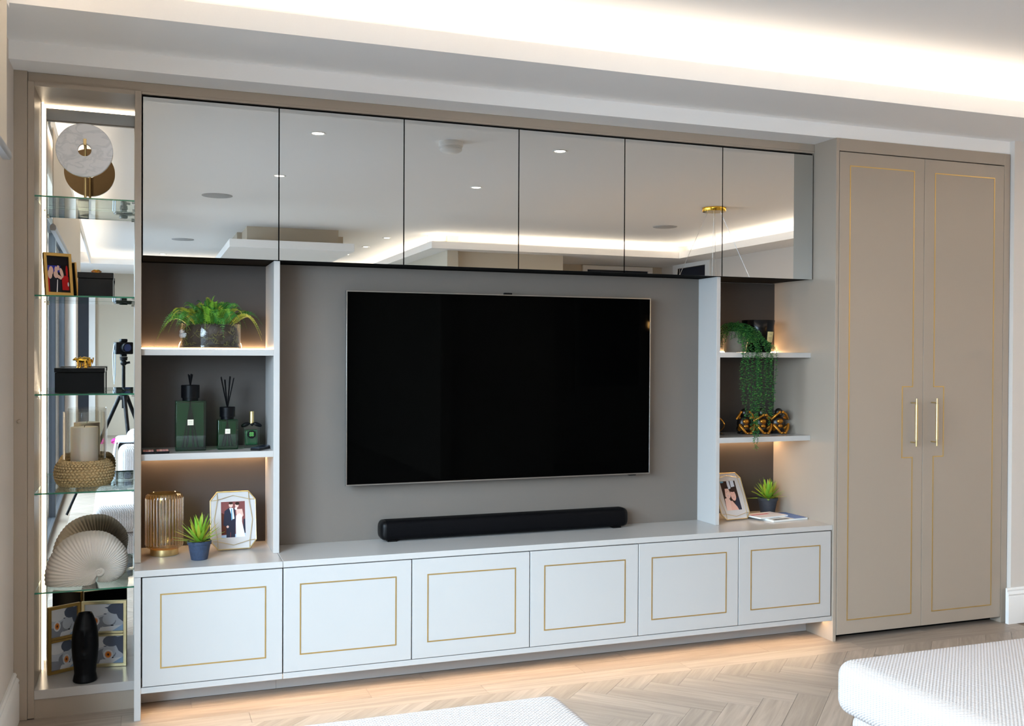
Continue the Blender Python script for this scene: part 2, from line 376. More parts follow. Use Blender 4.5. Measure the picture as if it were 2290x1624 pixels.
# floating kitchen raft
raft = obj('ceiling_raft', B().box(0.76, 1.95, -8.4, -5.58, 2.36, 2.435), M['ceiling'], ceil)
obj('raft_core', B().box(0.9, 2.0, -8.2, -6.45, 2.435, 2.6).box(0.95, 1.85, -8.2, -5.9, 2.435, 2.6), M['wall_taupe'], raft)
# skirting boards
def skirt_prof(sgn, base): # profile in (depth, z)
    return [(0, 0), (0.02, 0), (0.02, 0.135), (0.017, 0.142), (0.02, 0.150), (0.016, 0.158), (0.010, 0.163), (0.012, 0.172), (0.006, 0.18), (0, 0.18)]
b = B(); pr = skirt_prof(1, 0); b.prism([(-0.03 - d, z) for d, z in pr], YZ, 4.107, 6.1); struct('baseboard_right', b, M['white_trim'])
b = B(); b.prism([(-0.44 + d, z) for d, z in pr], XZ, -0.6, 0.144); struct('baseboard_left', b, M['white_trim'])
0 and struct('trim_1', B().box(4.136, 4.142, -0.034, -0.008, 0.18, 2.38), M['white_trim'])
# glazed sliding doors on the left: outer frame, stiles, track
def glazed(name, y0, y1, n, x=-0.56):
    b = B().box(x - 0.03, x + 0.03, y0, y1, 2.24, 2.3).box(x - 0.03, x + 0.03, y0, y1, 0, 0.03)
    win = struct(name, b, M['anthracite'], bev=0.002)
    for i in range(n + 1):
        yy = y0 + (y1 - y0) * i / n; yy = min(max(yy, y0 + 0.03), y1 - 0.03)
        obj('window_frame', B().box(x - 0.028, x + 0.028, yy - 0.03, yy + 0.03, 0.03, 2.24), M['anthracite'], win, 0.002)
    for i in range(n):
        obj('pane', B().box(x - 0.004, x + 0.004, y0 + (y1 - y0) * i / n + 0.04, y0 + (y1 - y0) * (i + 1) / n - 0.04, 0.03, 2.24), M['window_glass'], win)
glazed('window_1', -5.3, -0.6, 3); glazed('window_2', -10.6, -6.0, 3, -1.15)
# doorway with a dark glazed door on the far right wall, dark window in the recess
d1 = struct('door_1', B().box(6.13, 6.17, -6.5, -5.85, 0, 2.40), M['navy'])
obj('door_frame', B().frame([(-6.6, 0), (-6.6, 2.5), (-5.75, 2.5), (-5.75, 0)], [(-6.5, 0), (-6.5, 2.40), (-5.85, 2.40), (-5.85, 0)], YZ, 6.085, 6.12), M['white_trim'], d1, 0.003)
w3 = struct('window_3', B().frame([(5.0, 0.9), (5.0, 2.44), (5.95, 2.44), (5.95, 0.9)], [(5.06, 0.96), (5.06, 2.39), (5.89, 2.39), (5.89, 0.96)], XZ, -6.9, -6.86), M['white_trim'], bev=0.002)
obj('pane', B().box(5.05, 5.9, -6.9, -6.885, 0.95, 2.40), M['navy'], w3)
d2 = struct('door_2', B().box(-0.74, -0.46, -11.4, -11.36, 0, 2.3), M['navy'])
obj('door_frame', B().frame([(-0.80, 0), (-0.80, 2.38), (-0.37, 2.38), (-0.37, 0)], [(-0.73, 0), (-0.73, 2.3), (-0.46, 2.3), (-0.46, 0)], XZ, -11.4, -11.34), M['white_trim'], d2, 0.003)

# ------------------------------------------------------------------ roller blind on the left wall
t = thing('roller_blind', 'pale roller blind hanging down the left wall above the skirting', 'blind', (-0.385, -2.6, 1.95))
obj('blind_fabric', B().box(-0.387, -0.383, -4.7, -0.53, 1.965, 2.44), M['blind'], t)
b = B(); b.prism([(-0.400, 1.948), (-0.395, 1.938), (-0.375, 1.938), (-0.370, 1.948), (-0.372, 1.962), (-0.382, 1.972), (-0.388, 1.972), (-0.398, 1.962)], XZ, -4.71, -0.52)
obj('bottom_bar', b, mat('blind_bar_silver', (176, 178, 182), 0.35, 0.5), t, label='silver grey bottom bar')

# ------------------------------------------------------------------ fitted joinery
P = M['paint']
# display niche at the left end
t = thing('display_alcove', 'tall narrow mirrored display alcove with glass shelves, left of the mirrored cupboards', 'display cabinet', (-0.2, 0.3, 0))
obj('side_panel', B().box(-0.44, -0.3945, 0.145, 0.5, 0, 2.382), M['paint_taupe'], t, 0.001)
obj('side_panel', B().box(-0.3935, -0.3715, 0.145, 0.5, 0.004, 2.346), M['paint_taupe'], t, 0.001)
obj('side_panel', B().box(-0.0266, -0.0031, 0.145, 0.5, 0.5535, 2.346).box(-0.0260, -0.0031, 0.145, 0.5, 0, 0.5), M['paint_taupe'], t, 0.001)
obj('top_rail', B().box(-0.3715, -0.0266, 0.146, 0.17, 2.330, 2.346), M['paint_taupe'], t)
obj('top_panel', B().box(-0.3715, -0.0266, 0.17, 0.5, 2.332, 2.346), M['paint_taupe'], t)
obj('bottom_shelf', B().box(-0.3715, -0.0266, 0.145, 0.5, 0.0716, 0.106), M['lacquer_top'], t, 0.001)
obj('plinth', B().box(-0.3715, -0.0266, 0.149, 0.5, 0, 0.0706), M['paint_taupe'], t)
nrm = Vector((-0.01343845, 0.99990168, 0.00400582)); xd = Vector((0.99990, 0.01343845, 0)).normalized(); zd = xd.cross(nrm).normalized()
cpt = Vector((-0.199, 0.463, 1.218)); b = B(); hw, hh_ = 0.172, 1.112
fr = [cpt + xd * a + zd * c_ for a, c_ in ((-hw, -hh_), (hw, -hh_), (hw, hh_), (-hw, hh_))]
b.add([p for p in fr] + [p + nrm * 0.004 for p in fr], [(0, 1, 2, 3), (7, 6, 5, 4), (0, 4, 5, 1), (1, 5, 6, 2), (2, 6, 7, 3), (3, 7, 4, 0)])
obj('back_mirror', b, M['mirror'], t, smooth=0, label='clear mirror lining the back of the alcove')
obj('added_light_baffle', B().box(-0.3715, -0.3690, 0.394, 0.412, 0.106, 2.33), M['paint_taupe'], t)  # added backing that keeps some strip light off the side panel
obj('light_strip', B().box(-0.3690, -0.3620, 0.3995, 0.4065, 0.108, 2.33), M['led'], t, label='glowing warm vertical light strip')
area('alcove_strip_light', (-0.3615, 0.398, 1.22), 2.2, 0.006, (1, -0.5, 0), 5.0, (1.0, 0.80, 0.56), 150, 'Z')
obj('light_strip', B().box(-0.3715, -0.0266, 0.441, 0.450, 2.324, 2.331), M['led'], t, label='glowing warm light strip under the top')
gsh = []
for z in (1.9304, 1.5646, 1.199, 0.8333, 0.4664):
    g = obj('glass_shelf', B().box(-0.3705, -0.0276, 0.1465, 0.452, z - 0.0055, z), M['glass_shelf'], t, smooth=0)
    obj('shelf_edge', B().box(-0.3705, -0.0276, 0.145, 0.1465, z - 0.0055, z), M['glass_edge'], g, smooth=0, label='green tinted front edge')
    for x0, yy in ((-0.366, 0.185), (-0.366, 0.42), (-0.034, 0.185), (-0.034, 0.42)):
        sx_ = -0.3715 if x0 < -0.2 else -0.0266
        obj('shelf_pin', B().tube([(sx_, yy, z - 0.010), (x0 + (0.004 if x0 < -0.2 else -0.004), yy, z - 0.010)], 0.004, 10), M['chrome'], t, label='chrome shelf pin')
b = B(); b.tube([(-0.421, 0.146, 1.0994), (-0.421, 0.140, 1.0994)], [0.008, 0.007], 14); b.ball((-0.421, 0.140, 1.0994), (0.0068, 0.004, 0.0068), 14, 8)
obj('knob', b, M['paint_taupe'], t)
# frieze above alcove and mirrored cupboards
tag(obj('frieze_panel', B().box(-0.3935, 3.0655, 0.1563, 0.18, 2.3465, 2.3815).box(-0.003, 3.0655, 0.1563, 0.18, 2.337, 2.3465), M['paint_taupe'], None, 0.001), 'long taupe frieze panel running above the row of mirrored cupboards', 'panel')

# base cabinets
def inlay(name, outer, wd, y, parent):
    cx = sum(p[0] for p in outer) / len(outer)
    n = len(outer); inn = []
    for i in range(n):
        p0, p1, p2 = Vector(outer[i - 1]), Vector(outer[i]), Vector(outer[(i + 1) % n])
        d1 = (p1 - p0).normalized(); d2 = (p2 - p1).normalized()
        n1 = Vector((-d1.y, d1.x)); n2 = Vector((-d2.y, d2.x)); k = n1.dot(n2)
        inn.append(tuple(p1 + (n1 + n2) / (1 + k) * wd))
    return obj(name, B().frame(outer, inn, XZ, y - 0.0012, y + 0.002), M['gold_line'], parent, smooth=0, label='thin gold inlaid line')
def base_door(x0, parent):
    d = obj('door', B().box(x0 + 0.0022, x0 + 0.5078, 0, 0.019, 0.1227, 0.5245), P, parent, 0.0012)
    inlay('gold_inlay', [(x0 + 0.064, 0.1855), (x0 + 0.4465, 0.1855), (x0 + 0.4465, 0.4625), (x0 + 0.064, 0.4625)], 0.0048, 0, d)
t = thing('base_cabinet', 'low single door cabinet with gold line, standing beside the glass shelved alcove', 'cabinet', (0.25, 0.25, 0), 0, 'low base cabinets')
obj('carcass', B().box(0, 0.508, 0.021, 0.5, 0.0985, 0.5275), M['paint_dark'], t)
obj('side_panel', B().box(-0.0260, -0.0028, 0, 0.1445, 0, 0.5275), P, t, 0.001)
obj('bottom_rail', B().box(-0.002, 0.5085, 0, 0.03, 0.0982, 0.1197), P, t, 0.001)
obj('bottom_panel', B().box(0, 0.508, 0.03, 0.19, 0.0975, 0.0985), P, t)
obj('plinth', B().box(-0.002, 0.5075, 0.196, 0.215, 0, 0.0975), P, t)
base_door(0, t)
t = thing('base_cabinet', 'long low cabinet of five gold lined doors under the television', 'cabinet', (1.8, 0.25, 0), 0, 'low base cabinets')
obj('carcass', B().box(0.512, 3.06, 0.021, 0.5, 0.0985, 0.5275), M['paint_dark'], t)
obj('bottom_rail', B().box(0.5115, 3.0655, 0, 0.03, 0.0982, 0.1197), P, t, 0.001)
obj('bottom_panel', B().box(0.512, 3.0655, 0.03, 0.19, 0.0975, 0.0985), P, t)
obj('plinth', B().box(0.5085, 3.0655, 0.196, 0.215, 0, 0.0975), P, t)
for i in range(1, 6): base_door(i * 0.51, t)
obj('light_strip', B().box(0.0, 3.06, 0.052, 0.060, 0.0935, 0.0975), mat('kick_led', (255, 240, 220), 0.5, emit=(1.0, 0.70, 0.43), es=34), t, label='hidden warm light strip under the cabinet')
obj('added_light_baffle', B().box(0.0, 3.06, 0.064, 0.068, 0.084, 0.0975), P, t)  # added unseen fin, shades the floor between strip and plinth
# worktops
tag(obj('worktop', B().box(-0.0262, 0.5092, -0.001, 0.5, 0.5285, 0.5522), M['lacquer_top'], None, 0.0012), 'short greige worktop carrying the ribbed amber vase', 'worktop', 'worktops')
tag(obj('worktop', B().box(0.5108, 3.0655, -0.001, 0.5, 0.5285, 0.5522), M['lacquer_top'], None, 0.0012), 'long greige worktop carrying the black soundbar', 'worktop', 'worktops')

# open shelf units
def open_unit(label, x0, x1, yb, post, last):
    t = thing('open_shelf_unit', label, 'shelf unit', ((x0 + x1) / 2, 0.35, 0.5523), 0, 'open shelf units')
    obj('back_panel', B().box(x0, x1, yb, 0.499, 0.5523, 1.7225), M['shelf_back'], t)
    obj('post', B().box(post[0], post[1], 0.172, 0.4985, 0.5523, 1.7225), P, t, 0.001)
    for k, (z0, z1) in enumerate(((1.3435, 1.3679), (0.9385, 0.9634))):
        s = obj('shelf', B().box(x0, x1, 0.172, yb, z0, z1), M['lacquer_top'], t, 0.001)
        if k == 0: obj('light_strip', B().box(x0 + 0.002, x1 - 0.002, yb - 0.016, yb - 0.005, z1, z1 + 0.005), M['led_dim'], s, label='glowing warm light strip along the back of the shelf')
        else: obj('light_strip', B().box(x0 + 0.002, x1 - 0.002, yb - 0.03, yb - 0.015, z0 - 0.003, z0), M['led_dim'], s, label='warm light strip under the shelf')
    return t
open_unit('two shelf open unit holding the fern and green bottles', -0.003, 0.4928, 0.455, (0.4928, 0.517), False)
open_unit('two shelf open unit holding the trailing plant beside the wardrobe', 2.5534, 3.0655, 0.4764, (2.5328, 2.5534), True)
tag(obj('backboard', B().box(0.5172, 2.5326, 0.3355, 0.4985, 0.5523, 1.7225), M['backcloth']), 'dark taupe back panel behind the television', 'panel')

# mirrored wall cupboards
ML = ['mirrored cupboard above the fern, first from the alcove', 'mirrored cupboard second from the alcove, over the television panel edge', 'mirrored cupboard reflecting the round smoke alarm',
      'mirrored cupboard fourth from the alcove, reflecting one single downlight', 'mirrored cupboard reflecting the gold pendant canopy', 'mirrored cupboard touching the wardrobe side, last of the row']
for i in range(6):
    x0 = i * 0.51; x1 = x0 + 0.51 if i < 5 else 3.0592
    t = thing('mirrored_cupboard', ML[i], 'cupboard', (x0 + 0.255, 0.3, 1.7246), 0, 'mirrored wall cupboards')
    obj('carcass', B().box(x0 + 0.0005, x1 - 0.0005, 0.166, 0.4985, 1.726, 2.335), M['shadow_gap'], t)
    d = obj('mirror_door', B().box(x0 + 0.0024, x1 - 0.0024, 0.1563, 0.1605, 1.7246, 2.3275), M['smoke_mirror'], t, smooth=0)
    obj('door_back', B().box(x0 + 0.0022, x1 - 0.0022, 0.1607, 0.1655, 1.7255, 2.3265), M['shadow_gap'], d)

# wardrobe
t = thing('wardrobe', 'tall taupe double door wardrobe with stepped gold inlay lines', 'wardrobe', (3.6, 0.2, 0))
obj('side_panel', B().box(3.0660, 3.0835, -0.0074, 0.5, 0, 2.382), M['paint_taupe'], t, 0.001)
obj('side_panel', B().box(4.0985, 4.1355, -0.0074, 0.5, 0, 2.382), M['paint_taupe'], t, 0.001)
obj('top_rail', B().box(3.0835, 4.0985, -0.0074, 0.5, 2.323, 2.382), M['paint_taupe'], t, 0.001)
obj('carcass', B().box(3.0837, 4.0983, 0.014, 0.5, 0.0292, 2.3228), M['shadow_gap'], t)
obj('plinth', B().box(3.0837, 4.0983, 0.06, 0.08, 0, 0.0292), M['shadow_gap'], t)
W1 = [(3.1445, 0.0935), (3.5285, 0.0935), (3.5285, 0.8620), (3.4660, 0.8620), (3.4660, 1.2025), (3.5285, 1.2025), (3.5285, 2.2568), (3.1445, 2.2568)]
W2 = [(3.6535, 0.0935), (4.0350, 0.0935), (4.0350, 2.2550), (3.6535, 2.2550), (3.6535, 1.2015), (3.7155, 1.2015), (3.7155, 0.8620), (3.6535, 0.8620)]
for x0, x1, wp, hx in ((3.0865, 3.5885, W1, 3.518), (3.5905, 4.0962, W2, 3.6435)):
    d = obj('door', B().box(x0, x1, -0.0074, 0.0125, 0.0292, 2.3185), M['paint_taupe'], t, 0.0012)
    inlay('gold_inlay', wp, 0.0048, -0.0074, d)
    b = B(); hy = -0.045
    b.tube([(hx, hy, 0.9155), (hx, hy, 0.9455), (hx, hy, 0.9460), (hx, hy, 1.1190), (hx, hy, 1.1195), (hx, hy, 1.1483)], [0.0042, 0.0042, 0.0068, 0.0068, 0.0042, 0.0042], 14)
    for z in (0.934, 1.1262): b.tube([(hx, -0.0074, z), (hx, hy, z)], 0.0030, 10)
    obj('handle', b, M['brass'], d, label='knurled satin brass bar handle')

# ------------------------------------------------------------------ television and soundbar
t = thing('television', 'large wall mounted flat television with black screen', 'television', (1.519, 0.3, 1.2))
obj('screen', B().box(0.8070, 2.2316, 0.2690, 0.272, 0.8015, 1.6140), M['tv_screen'], t, smooth=0)
obj('bezel', B().frame([(0.8023, 0.7958), (2.2363, 0.7958), (2.2363, 1.6188), (0.8023, 1.6188)], [(0.8070, 0.8015), (2.2316, 0.8015), (2.2316, 1.6140), (0.8070, 1.6140)], XZ, 0.2680, 0.292), M['silver_edge'], t, 0.0008)
obj('back_shell', B().box(0.8035, 2.2350, 0.2725, 0.300, 0.797, 1.6175), M['black_plastic'], t, 0.002)
obj('wall_bracket', B().box(1.2, 1.84, 0.300, 0.3353, 1.0, 1.4), M['black_plastic'], t)
obj('sensor_bump', B().box(1.508, 1.545, 0.272, 0.29, 1.6188, 1.627), M['black_plastic'], t, 0.002)
obj('sensor_bump', B().box(2.13, 2.165, 0.272, 0.29, 0.7905, 0.7958), M['black_plastic'], t, 0.001)
t = thing('soundbar', 'long black rounded soundbar on the worktop below the television', 'soundbar', (1.53, 0.285, 0.5522))
def sb_prof(sh=1.0):
    P_ = []
    for k in range(28):
        a = 2 * PI * k / 28; ca, sa = math.cos(a), math.sin(a); ex = 0.55
        P_.append((0.284 + 0.046 * sh * math.copysign(abs(ca) ** ex, ca), 0.6005 + 0.0425 * sh * math.copysign(abs(sa) ** ex, sa)))
    return P_
b = B(); st = [(0.972, 1.0), (2.092, 1.0)]
b.prism(sb_prof(), YZ, 0.972, 2.092); obj('grille', b, M['sb_mesh'], t, smooth=50)
for xa, xb, sg in ((0.948, 0.972, 1), (2.092, 2.116, -1)):
    b = B(); secs = [(0.0, 0.55), (0.12, 0.72), (0.35, 0.88), (0.65, 0.97), (1.0, 1.0)]
    v = []; f = []; N = 28
    for q, s_ in secs:
        xx = xa + (xb - xa) * q if sg > 0 else xb - (xb - xa) * q
        v += [(xx, a, z) for a, z in sb_prof(s_)]
    for i in range(len(secs) - 1):
        for k in range(N): f.append((i * N + k, i * N + (k + 1) % N, (i + 1) * N + (k + 1) % N, (i + 1) * N + k))
    f.append(tuple(range(N)))
    obj('end_cap', b.add(v, f), M['black_plastic'], t, smooth=60)
for xx in (1.0, 2.06): obj('foot', B().box(xx - 0.02, xx + 0.02, 0.255, 0.315, 0.5522, 0.5585), M['black_plastic'], t)


# ================================================================== things in the display alcove
# marble disc sculpture
t = thing('disc_sculpture', 'round white marble disc on a brass stem, on the top glass shelf', 'ornament', (-0.203, 0.2, 1.9304))
b = B(); N = 64; Rr, rr, th = 0.100, 0.0235, 0.020; cx, cz = -0.2045, 2.1148
out_ = [(cx + Rr * math.cos(2 * PI * k / N), cz + Rr * math.sin(2 * PI * k / N)) for k in range(N)]
inn_ = [(cx + rr * math.cos(2 * PI * k / N), cz + rr * math.sin(2 * PI * k / N) + 0.001) for k in range(N)]
obj('disc', B().frame(out_, inn_, XZ, 0.19, 0.206), M['marble'], t, 0.002, label='white veined marble disc')
obj('disc_back', B().frame(out_, inn_, XZ, 0.2062, 0.211), M['tan_back'], t, 0.001, label='tan coloured back of the disc')
b = B(); b.tube([(-0.203, 0.218, 1.934), (-0.203, 0.218, 2.145), (-0.203, 0.212, 2.150)], 0.0048, 12); obj('stem', b, M['brass'], t)
b = B(); b.box(-0.2085, -0.1975, 0.186, 0.2175, 2.134, 2.139).box(-0.2085, -0.1975, 0.1865, 0.1895, 2.134, 2.157); obj('clasp', b, M['brass'], t, 0.001)
b = B(); b.lathe((-0.203, 0.218, 1.9304), [(0.034, 0), (0.034, 0.003), (0.012, 0.005), (0.006, 0.010)], 28); obj('base', b, M['brass'], t)

# generic leaning photo frame: local x right, z up, y depth; rotated then leaned
def local_frame(root_loc, rz, lean):
    Rm = Matrix.Rotation(rz, 3, 'Z') @ Matrix.Rotation(-lean, 3, 'X'); L0 = Vector(root_loc)
    return lambda a, b_, d: tuple(L0 + Rm @ Vector((a, d, b_)))
def rect4(x0, x1, z0, z1): return [(x0, z0), (x1, z0), (x1, z1), (x0, z1)]
PM_ = {k: mat('print_' + k, c, 0.4, spec=0.15) for k, c in dict(night=(10, 7, 14), skin=(228, 190, 176), red=(176, 18, 22), blue=(38, 44, 150), white=(238, 238, 242), dark=(24, 26, 36), burgundy=(128, 74, 72),
      suit=(44, 46, 62), hair=(52, 34, 28), tie=(110, 160, 190), sky=(168, 196, 226), grey=(146, 150, 162), mist=(206, 210, 220), char=(92, 100, 118), orange=(226, 130, 44), brown=(88, 44, 30), pinkish=(226, 176, 160)).items()}
PK = list(PM_); PML = [PM_[k] for k in PK]
def ell(cx, cz, rx, rz, n=14, a0=0.0): return [(cx + rx * math.cos(2 * PI * k / n) * math.cos(a0) - rz * math.sin(2 * PI * k / n) * math.sin(a0), cz + rx * math.cos(2 * PI * k / n) * math.sin(a0) + rz * math.sin(2 * PI * k / n) * math.cos(a0)) for k in range(n)]
def photo(parent, fn, x0, x1, z0, z1, shapes, d=0.0):
    """flat print: painted areas laid on one another; coordinates 0..1 inside the picture"""
    b = B(); W_, H_ = x1 - x0, z1 - z0
    for i, (k, pts) in enumerate(shapes):
        q = [(x0 + min(max(a, 0), 1) * W_, z0 + min(max(c, 0), 1) * H_) for a, c in pts]
        b.poly([fn(a, c, d - 0.00006 * i) for a, c in q], PK.index(k))
    used = sorted(set(b.m)); b.m = [used.index(i) for i in b.m]
    return obj('photo_print', b, [PML[i] for i in used], parent, smooth=0, fix=False)
ALL = rect4(0, 1, 0, 1)

# couple photo in gold frame (second shelf)
rz = math.radians(26)
t = thing('photo_frame', 'gold framed night time photo of a hugging couple, beside the black box', 'photo frame', (-0.288, 0.215, 1.5646))
fn = local_frame((-0.336, 0.195, 1.5676), rz, math.radians(9))
W_, H_ = 0.103, 0.163
obj('frame', B().frame(rect4(0, W_, 0, H_), rect4(0.011, W_ - 0.011, 0.012, H_ - 0.012), fn, 0, 0.014), M['gold_frame'], t, 0.001)
obj('frame_back', B().prism(rect4(0.003, W_ - 0.003, 0.002, H_ - 0.003), fn, 0.008, 0.016), M['black_satin'], t)
photo(t, fn, 0.010, W_ - 0.010, 0.011, H_ - 0.011, [('night', ALL), ('blue', rect4(0.05, 0.62, 0.56, 0.74)), ('red', [(0.0, 0.0), (0.16, 0.0), (0.1, 0.5), (0, 0.5)]), ('red', [(0.66, 0.08), (0.96, 0.08), (0.95, 0.45), (0.8, 0.48), (0.66, 0.4)]),
      ('red', ell(0.9, 0.6, 0.05, 0.16)), ('dark', [(0.1, 0), (0.62, 0), (0.6, 0.5), (0.12, 0.55)]), ('skin', ell(0.2, 0.6, 0.1, 0.12)), ('skin', ell(0.14, 0.5, 0.1, 0.13)), ('skin', ell(0.42, 0.62, 0.07, 0.1)), ('skin', ell(0.4, 0.5, 0.1, 0.1)),
      ('skin', [(0.3, 0.46), (0.62, 0.36), (0.7, 0.42), (0.4, 0.54)]), ('skin', ell(0.66, 0.55, 0.07, 0.14, 14, 0.4)), ('skin', ell(0.52, 0.68, 0.06, 0.07)), ('white', [(0.38, 0.0), (0.43, 0.0), (0.48, 0.36), (0.45, 0.36)]), ('white', ell(0.93, 0.24, 0.03, 0.06))], 0.0075)
b = B(); b.prism([(0.035, 0.0), (0.068, 0.0), (0.060, 0.12), (0.043, 0.12)], lambda a, c, d: fn(a, c + 0.064 * math.tan(math.radians(9)) * (1 - c / 0.12), 0.016 + 0.045 * (1 - c / 0.12) + d), 0, 0.003); obj('strut', b, M['black_satin'], t)

def lidded_box(name, label, x0, x1, y0, y1, z0, z1, zl, ov=0.002):
    t = thing(name, label, 'box', ((x0 + x1) / 2, (y0 + y1) / 2, z0))
    obj('body', B().box(x0 + ov, x1 - ov, y0 + ov, y1 - ov, z0, zl - 0.001), M['black_lacquer'], t, 0.0015)
    obj('lid', B().box(x0, x1, y0, y1, zl, z1), M['black_lacquer'], t, 0.0015)
    return t
t = lidded_box('lacquer_box', 'glossy black box with gold lips knob, beside the gold framed photo', -0.2325, -0.1045, 0.25, 0.37, 1.5646, 1.660, 1.6375)
b = B(); cx, cy, cz = -0.167, 0.29, 1.666     # lips
v = []; f = []; n_, m_ = 20, 8
for up in (1, -1):
    o0 = len(v)
    for i in range(n_ + 1):
        s_ = -1 + 2 * i / n_; env = (1 - abs(s_) ** 2.2) ** 0.9
        dip = (0.75 + 0.25 * min(1, abs(s_) / 0.25)) if up > 0 else 1.0
        for j in range(m_ + 1):
            a = PI * j / m_
            v.append((cx + s_ * 0.0195, cy - math.sin(a) * 0.010 * env, cz + up * (0.0045 * env * dip - 0.0042 * env * math.cos(a) * dip)))
    for i in range(n_):
        for j in range(m_): f.append((o0 + i * (m_ + 1) + j, o0 + (i + 1) * (m_ + 1) + j, o0 + (i + 1) * (m_ + 1) + j + 1, o0 + i * (m_ + 1) + j + 1))
b.add(v, f); b.tube([(cx, cy, 1.659), (cx, cy, 1.667)], 0.004, 10); obj('lips_knob', b, M['gold'], t, smooth=60, label='polished gold knob shaped like lips')

t = lidded_box('lacquer_box', 'glossy black box with gold animal knob, on the third glass shelf', -0.3105, -0.1340, 0.22, 0.37, 1.1990, 1.2935, 1.2765)
b = B(); zz = 1.2935; yk = 0.262
b.tube([(-0.238, yk, zz + 0.028), (-0.226, yk, zz + 0.031), (-0.212, yk, zz + 0.029), (-0.200, yk, zz + 0.030)], [0.006, 0.009, 0.008, 0.007], 12)
for xx, dy in ((-0.231, -0.006), (-0.223, 0.006), (-0.206, -0.006), (-0.2, 0.006)): b.tube([(xx, yk + dy, zz), (xx + 0.001, yk + dy, zz + 0.014), (xx, yk + dy * 0.5, zz + 0.028)], [0.0036, 0.003, 0.0048], 8)
b.ball((-0.240, yk, zz + 0.033), (0.0062, 0.005, 0.0055)); b.tube([(-0.243, yk, zz + 0.032), (-0.249, yk, zz + 0.030)], [0.0036, 0.0028], 8)
b.ball((-0.2385, yk - 0.004, zz + 0.0385), (0.0016, 0.0016, 0.0028)); b.ball((-0.2385, yk + 0.004, zz + 0.0385), (0.0016, 0.0016, 0.0028))
b.tube([(-0.197, yk, zz + 0.030), (-0.194, yk, zz + 0.02), (-0.193, yk, zz + 0.008), (-0.1905, yk, zz + 0.02), (-0.189, yk, zz + 0.036)], [0.003, 0.0024, 0.0022, 0.0022, 0.0026], 8)
obj('animal_knob', b, M['gold'], t, smooth=60, label='small gold animal figure knob')

# hurricane candle on rope ring
hx, hy, hz = -0.2115, 0.338, 0.8333
t = thing('candle_holder', 'glass hurricane candle holder sitting in a thick woven rope ring', 'candle holder', (hx, hy, hz))
b = B(); rows = 13; per = 46
core = [(0.081, 0.012), (0.086, 0.006), (0.097, 0.018), (0.1035, 0.040), (0.1035, 0.060), (0.097, 0.080), (0.086, 0.093), (0.081, 0.090)]
b.lathe((hx, hy, hz), core, 40, closed=True); rg = obj('rope_ring', b, M['rope'], t, smooth=60)
b = B()
for i in range(rows):
    u = i / (rows - 1); a = -0.44 * PI + u * 0.94 * PI
    r0 = 0.080 + 0.027 * math.cos(a); z0 = 0.0505 + 0.046 * math.sin(a)
    for k in range(per):
        th_ = 2 * PI * (k + 0.5 * (i % 2)) / per
        rot = Matrix.Rotation(th_, 3, 'Z') @ Matrix.Rotation(0.5 if i % 2 else -0.5, 3, 'X')
        b.ball((hx + r0 * math.cos(th_), hy + r0 * math.sin(th_), hz + z0), (0.0055, 0.0082, 0.0044), 6, 4, rot=rot)
kn = obj('rope_knots', b, M['rope'], rg, smooth=60); kn['kind'] = 'stuff'
b = B(); b.lathe((hx, hy, hz + 0.004), [(0.0, 0.0), (0.074, 0.0), (0.0770, 0.003), (0.0770, 0.283), (0.0765, 0.2845), (0.0745, 0.283), (0.0745, 0.006), (0.0, 0.006)], 56, cap=False); obj('glass_cylinder', b, M['clear_glass'], t, smooth=50)
b = B(); b.lathe((hx, hy, hz + 0.0105), [(0.0, 0.0), (0.0500, 0.0), (0.0505, 0.214), (0.0490, 0.218), (0.044, 0.2185), (0.010, 0.214), (0.0, 0.214)], 44, cap=False); cd = obj('candle', b, M['wax'], t, smooth=50)
b = B(); b.tube([(hx, hy, hz + 0.222), (hx, hy, hz + 0.230), (hx + 0.002, hy, hz + 0.234)], 0.0011, 6); obj('wick', b, M['black_satin'], cd)

# nautilus shell
sx0, sz0, sy0 = -0.155, 0.5095, 0.262
t = thing('nautilus_shell', 'large ribbed cream nautilus shell ornament on the lowest glass shelf', 'ornament', (-0.2, sy0, 0.4664))

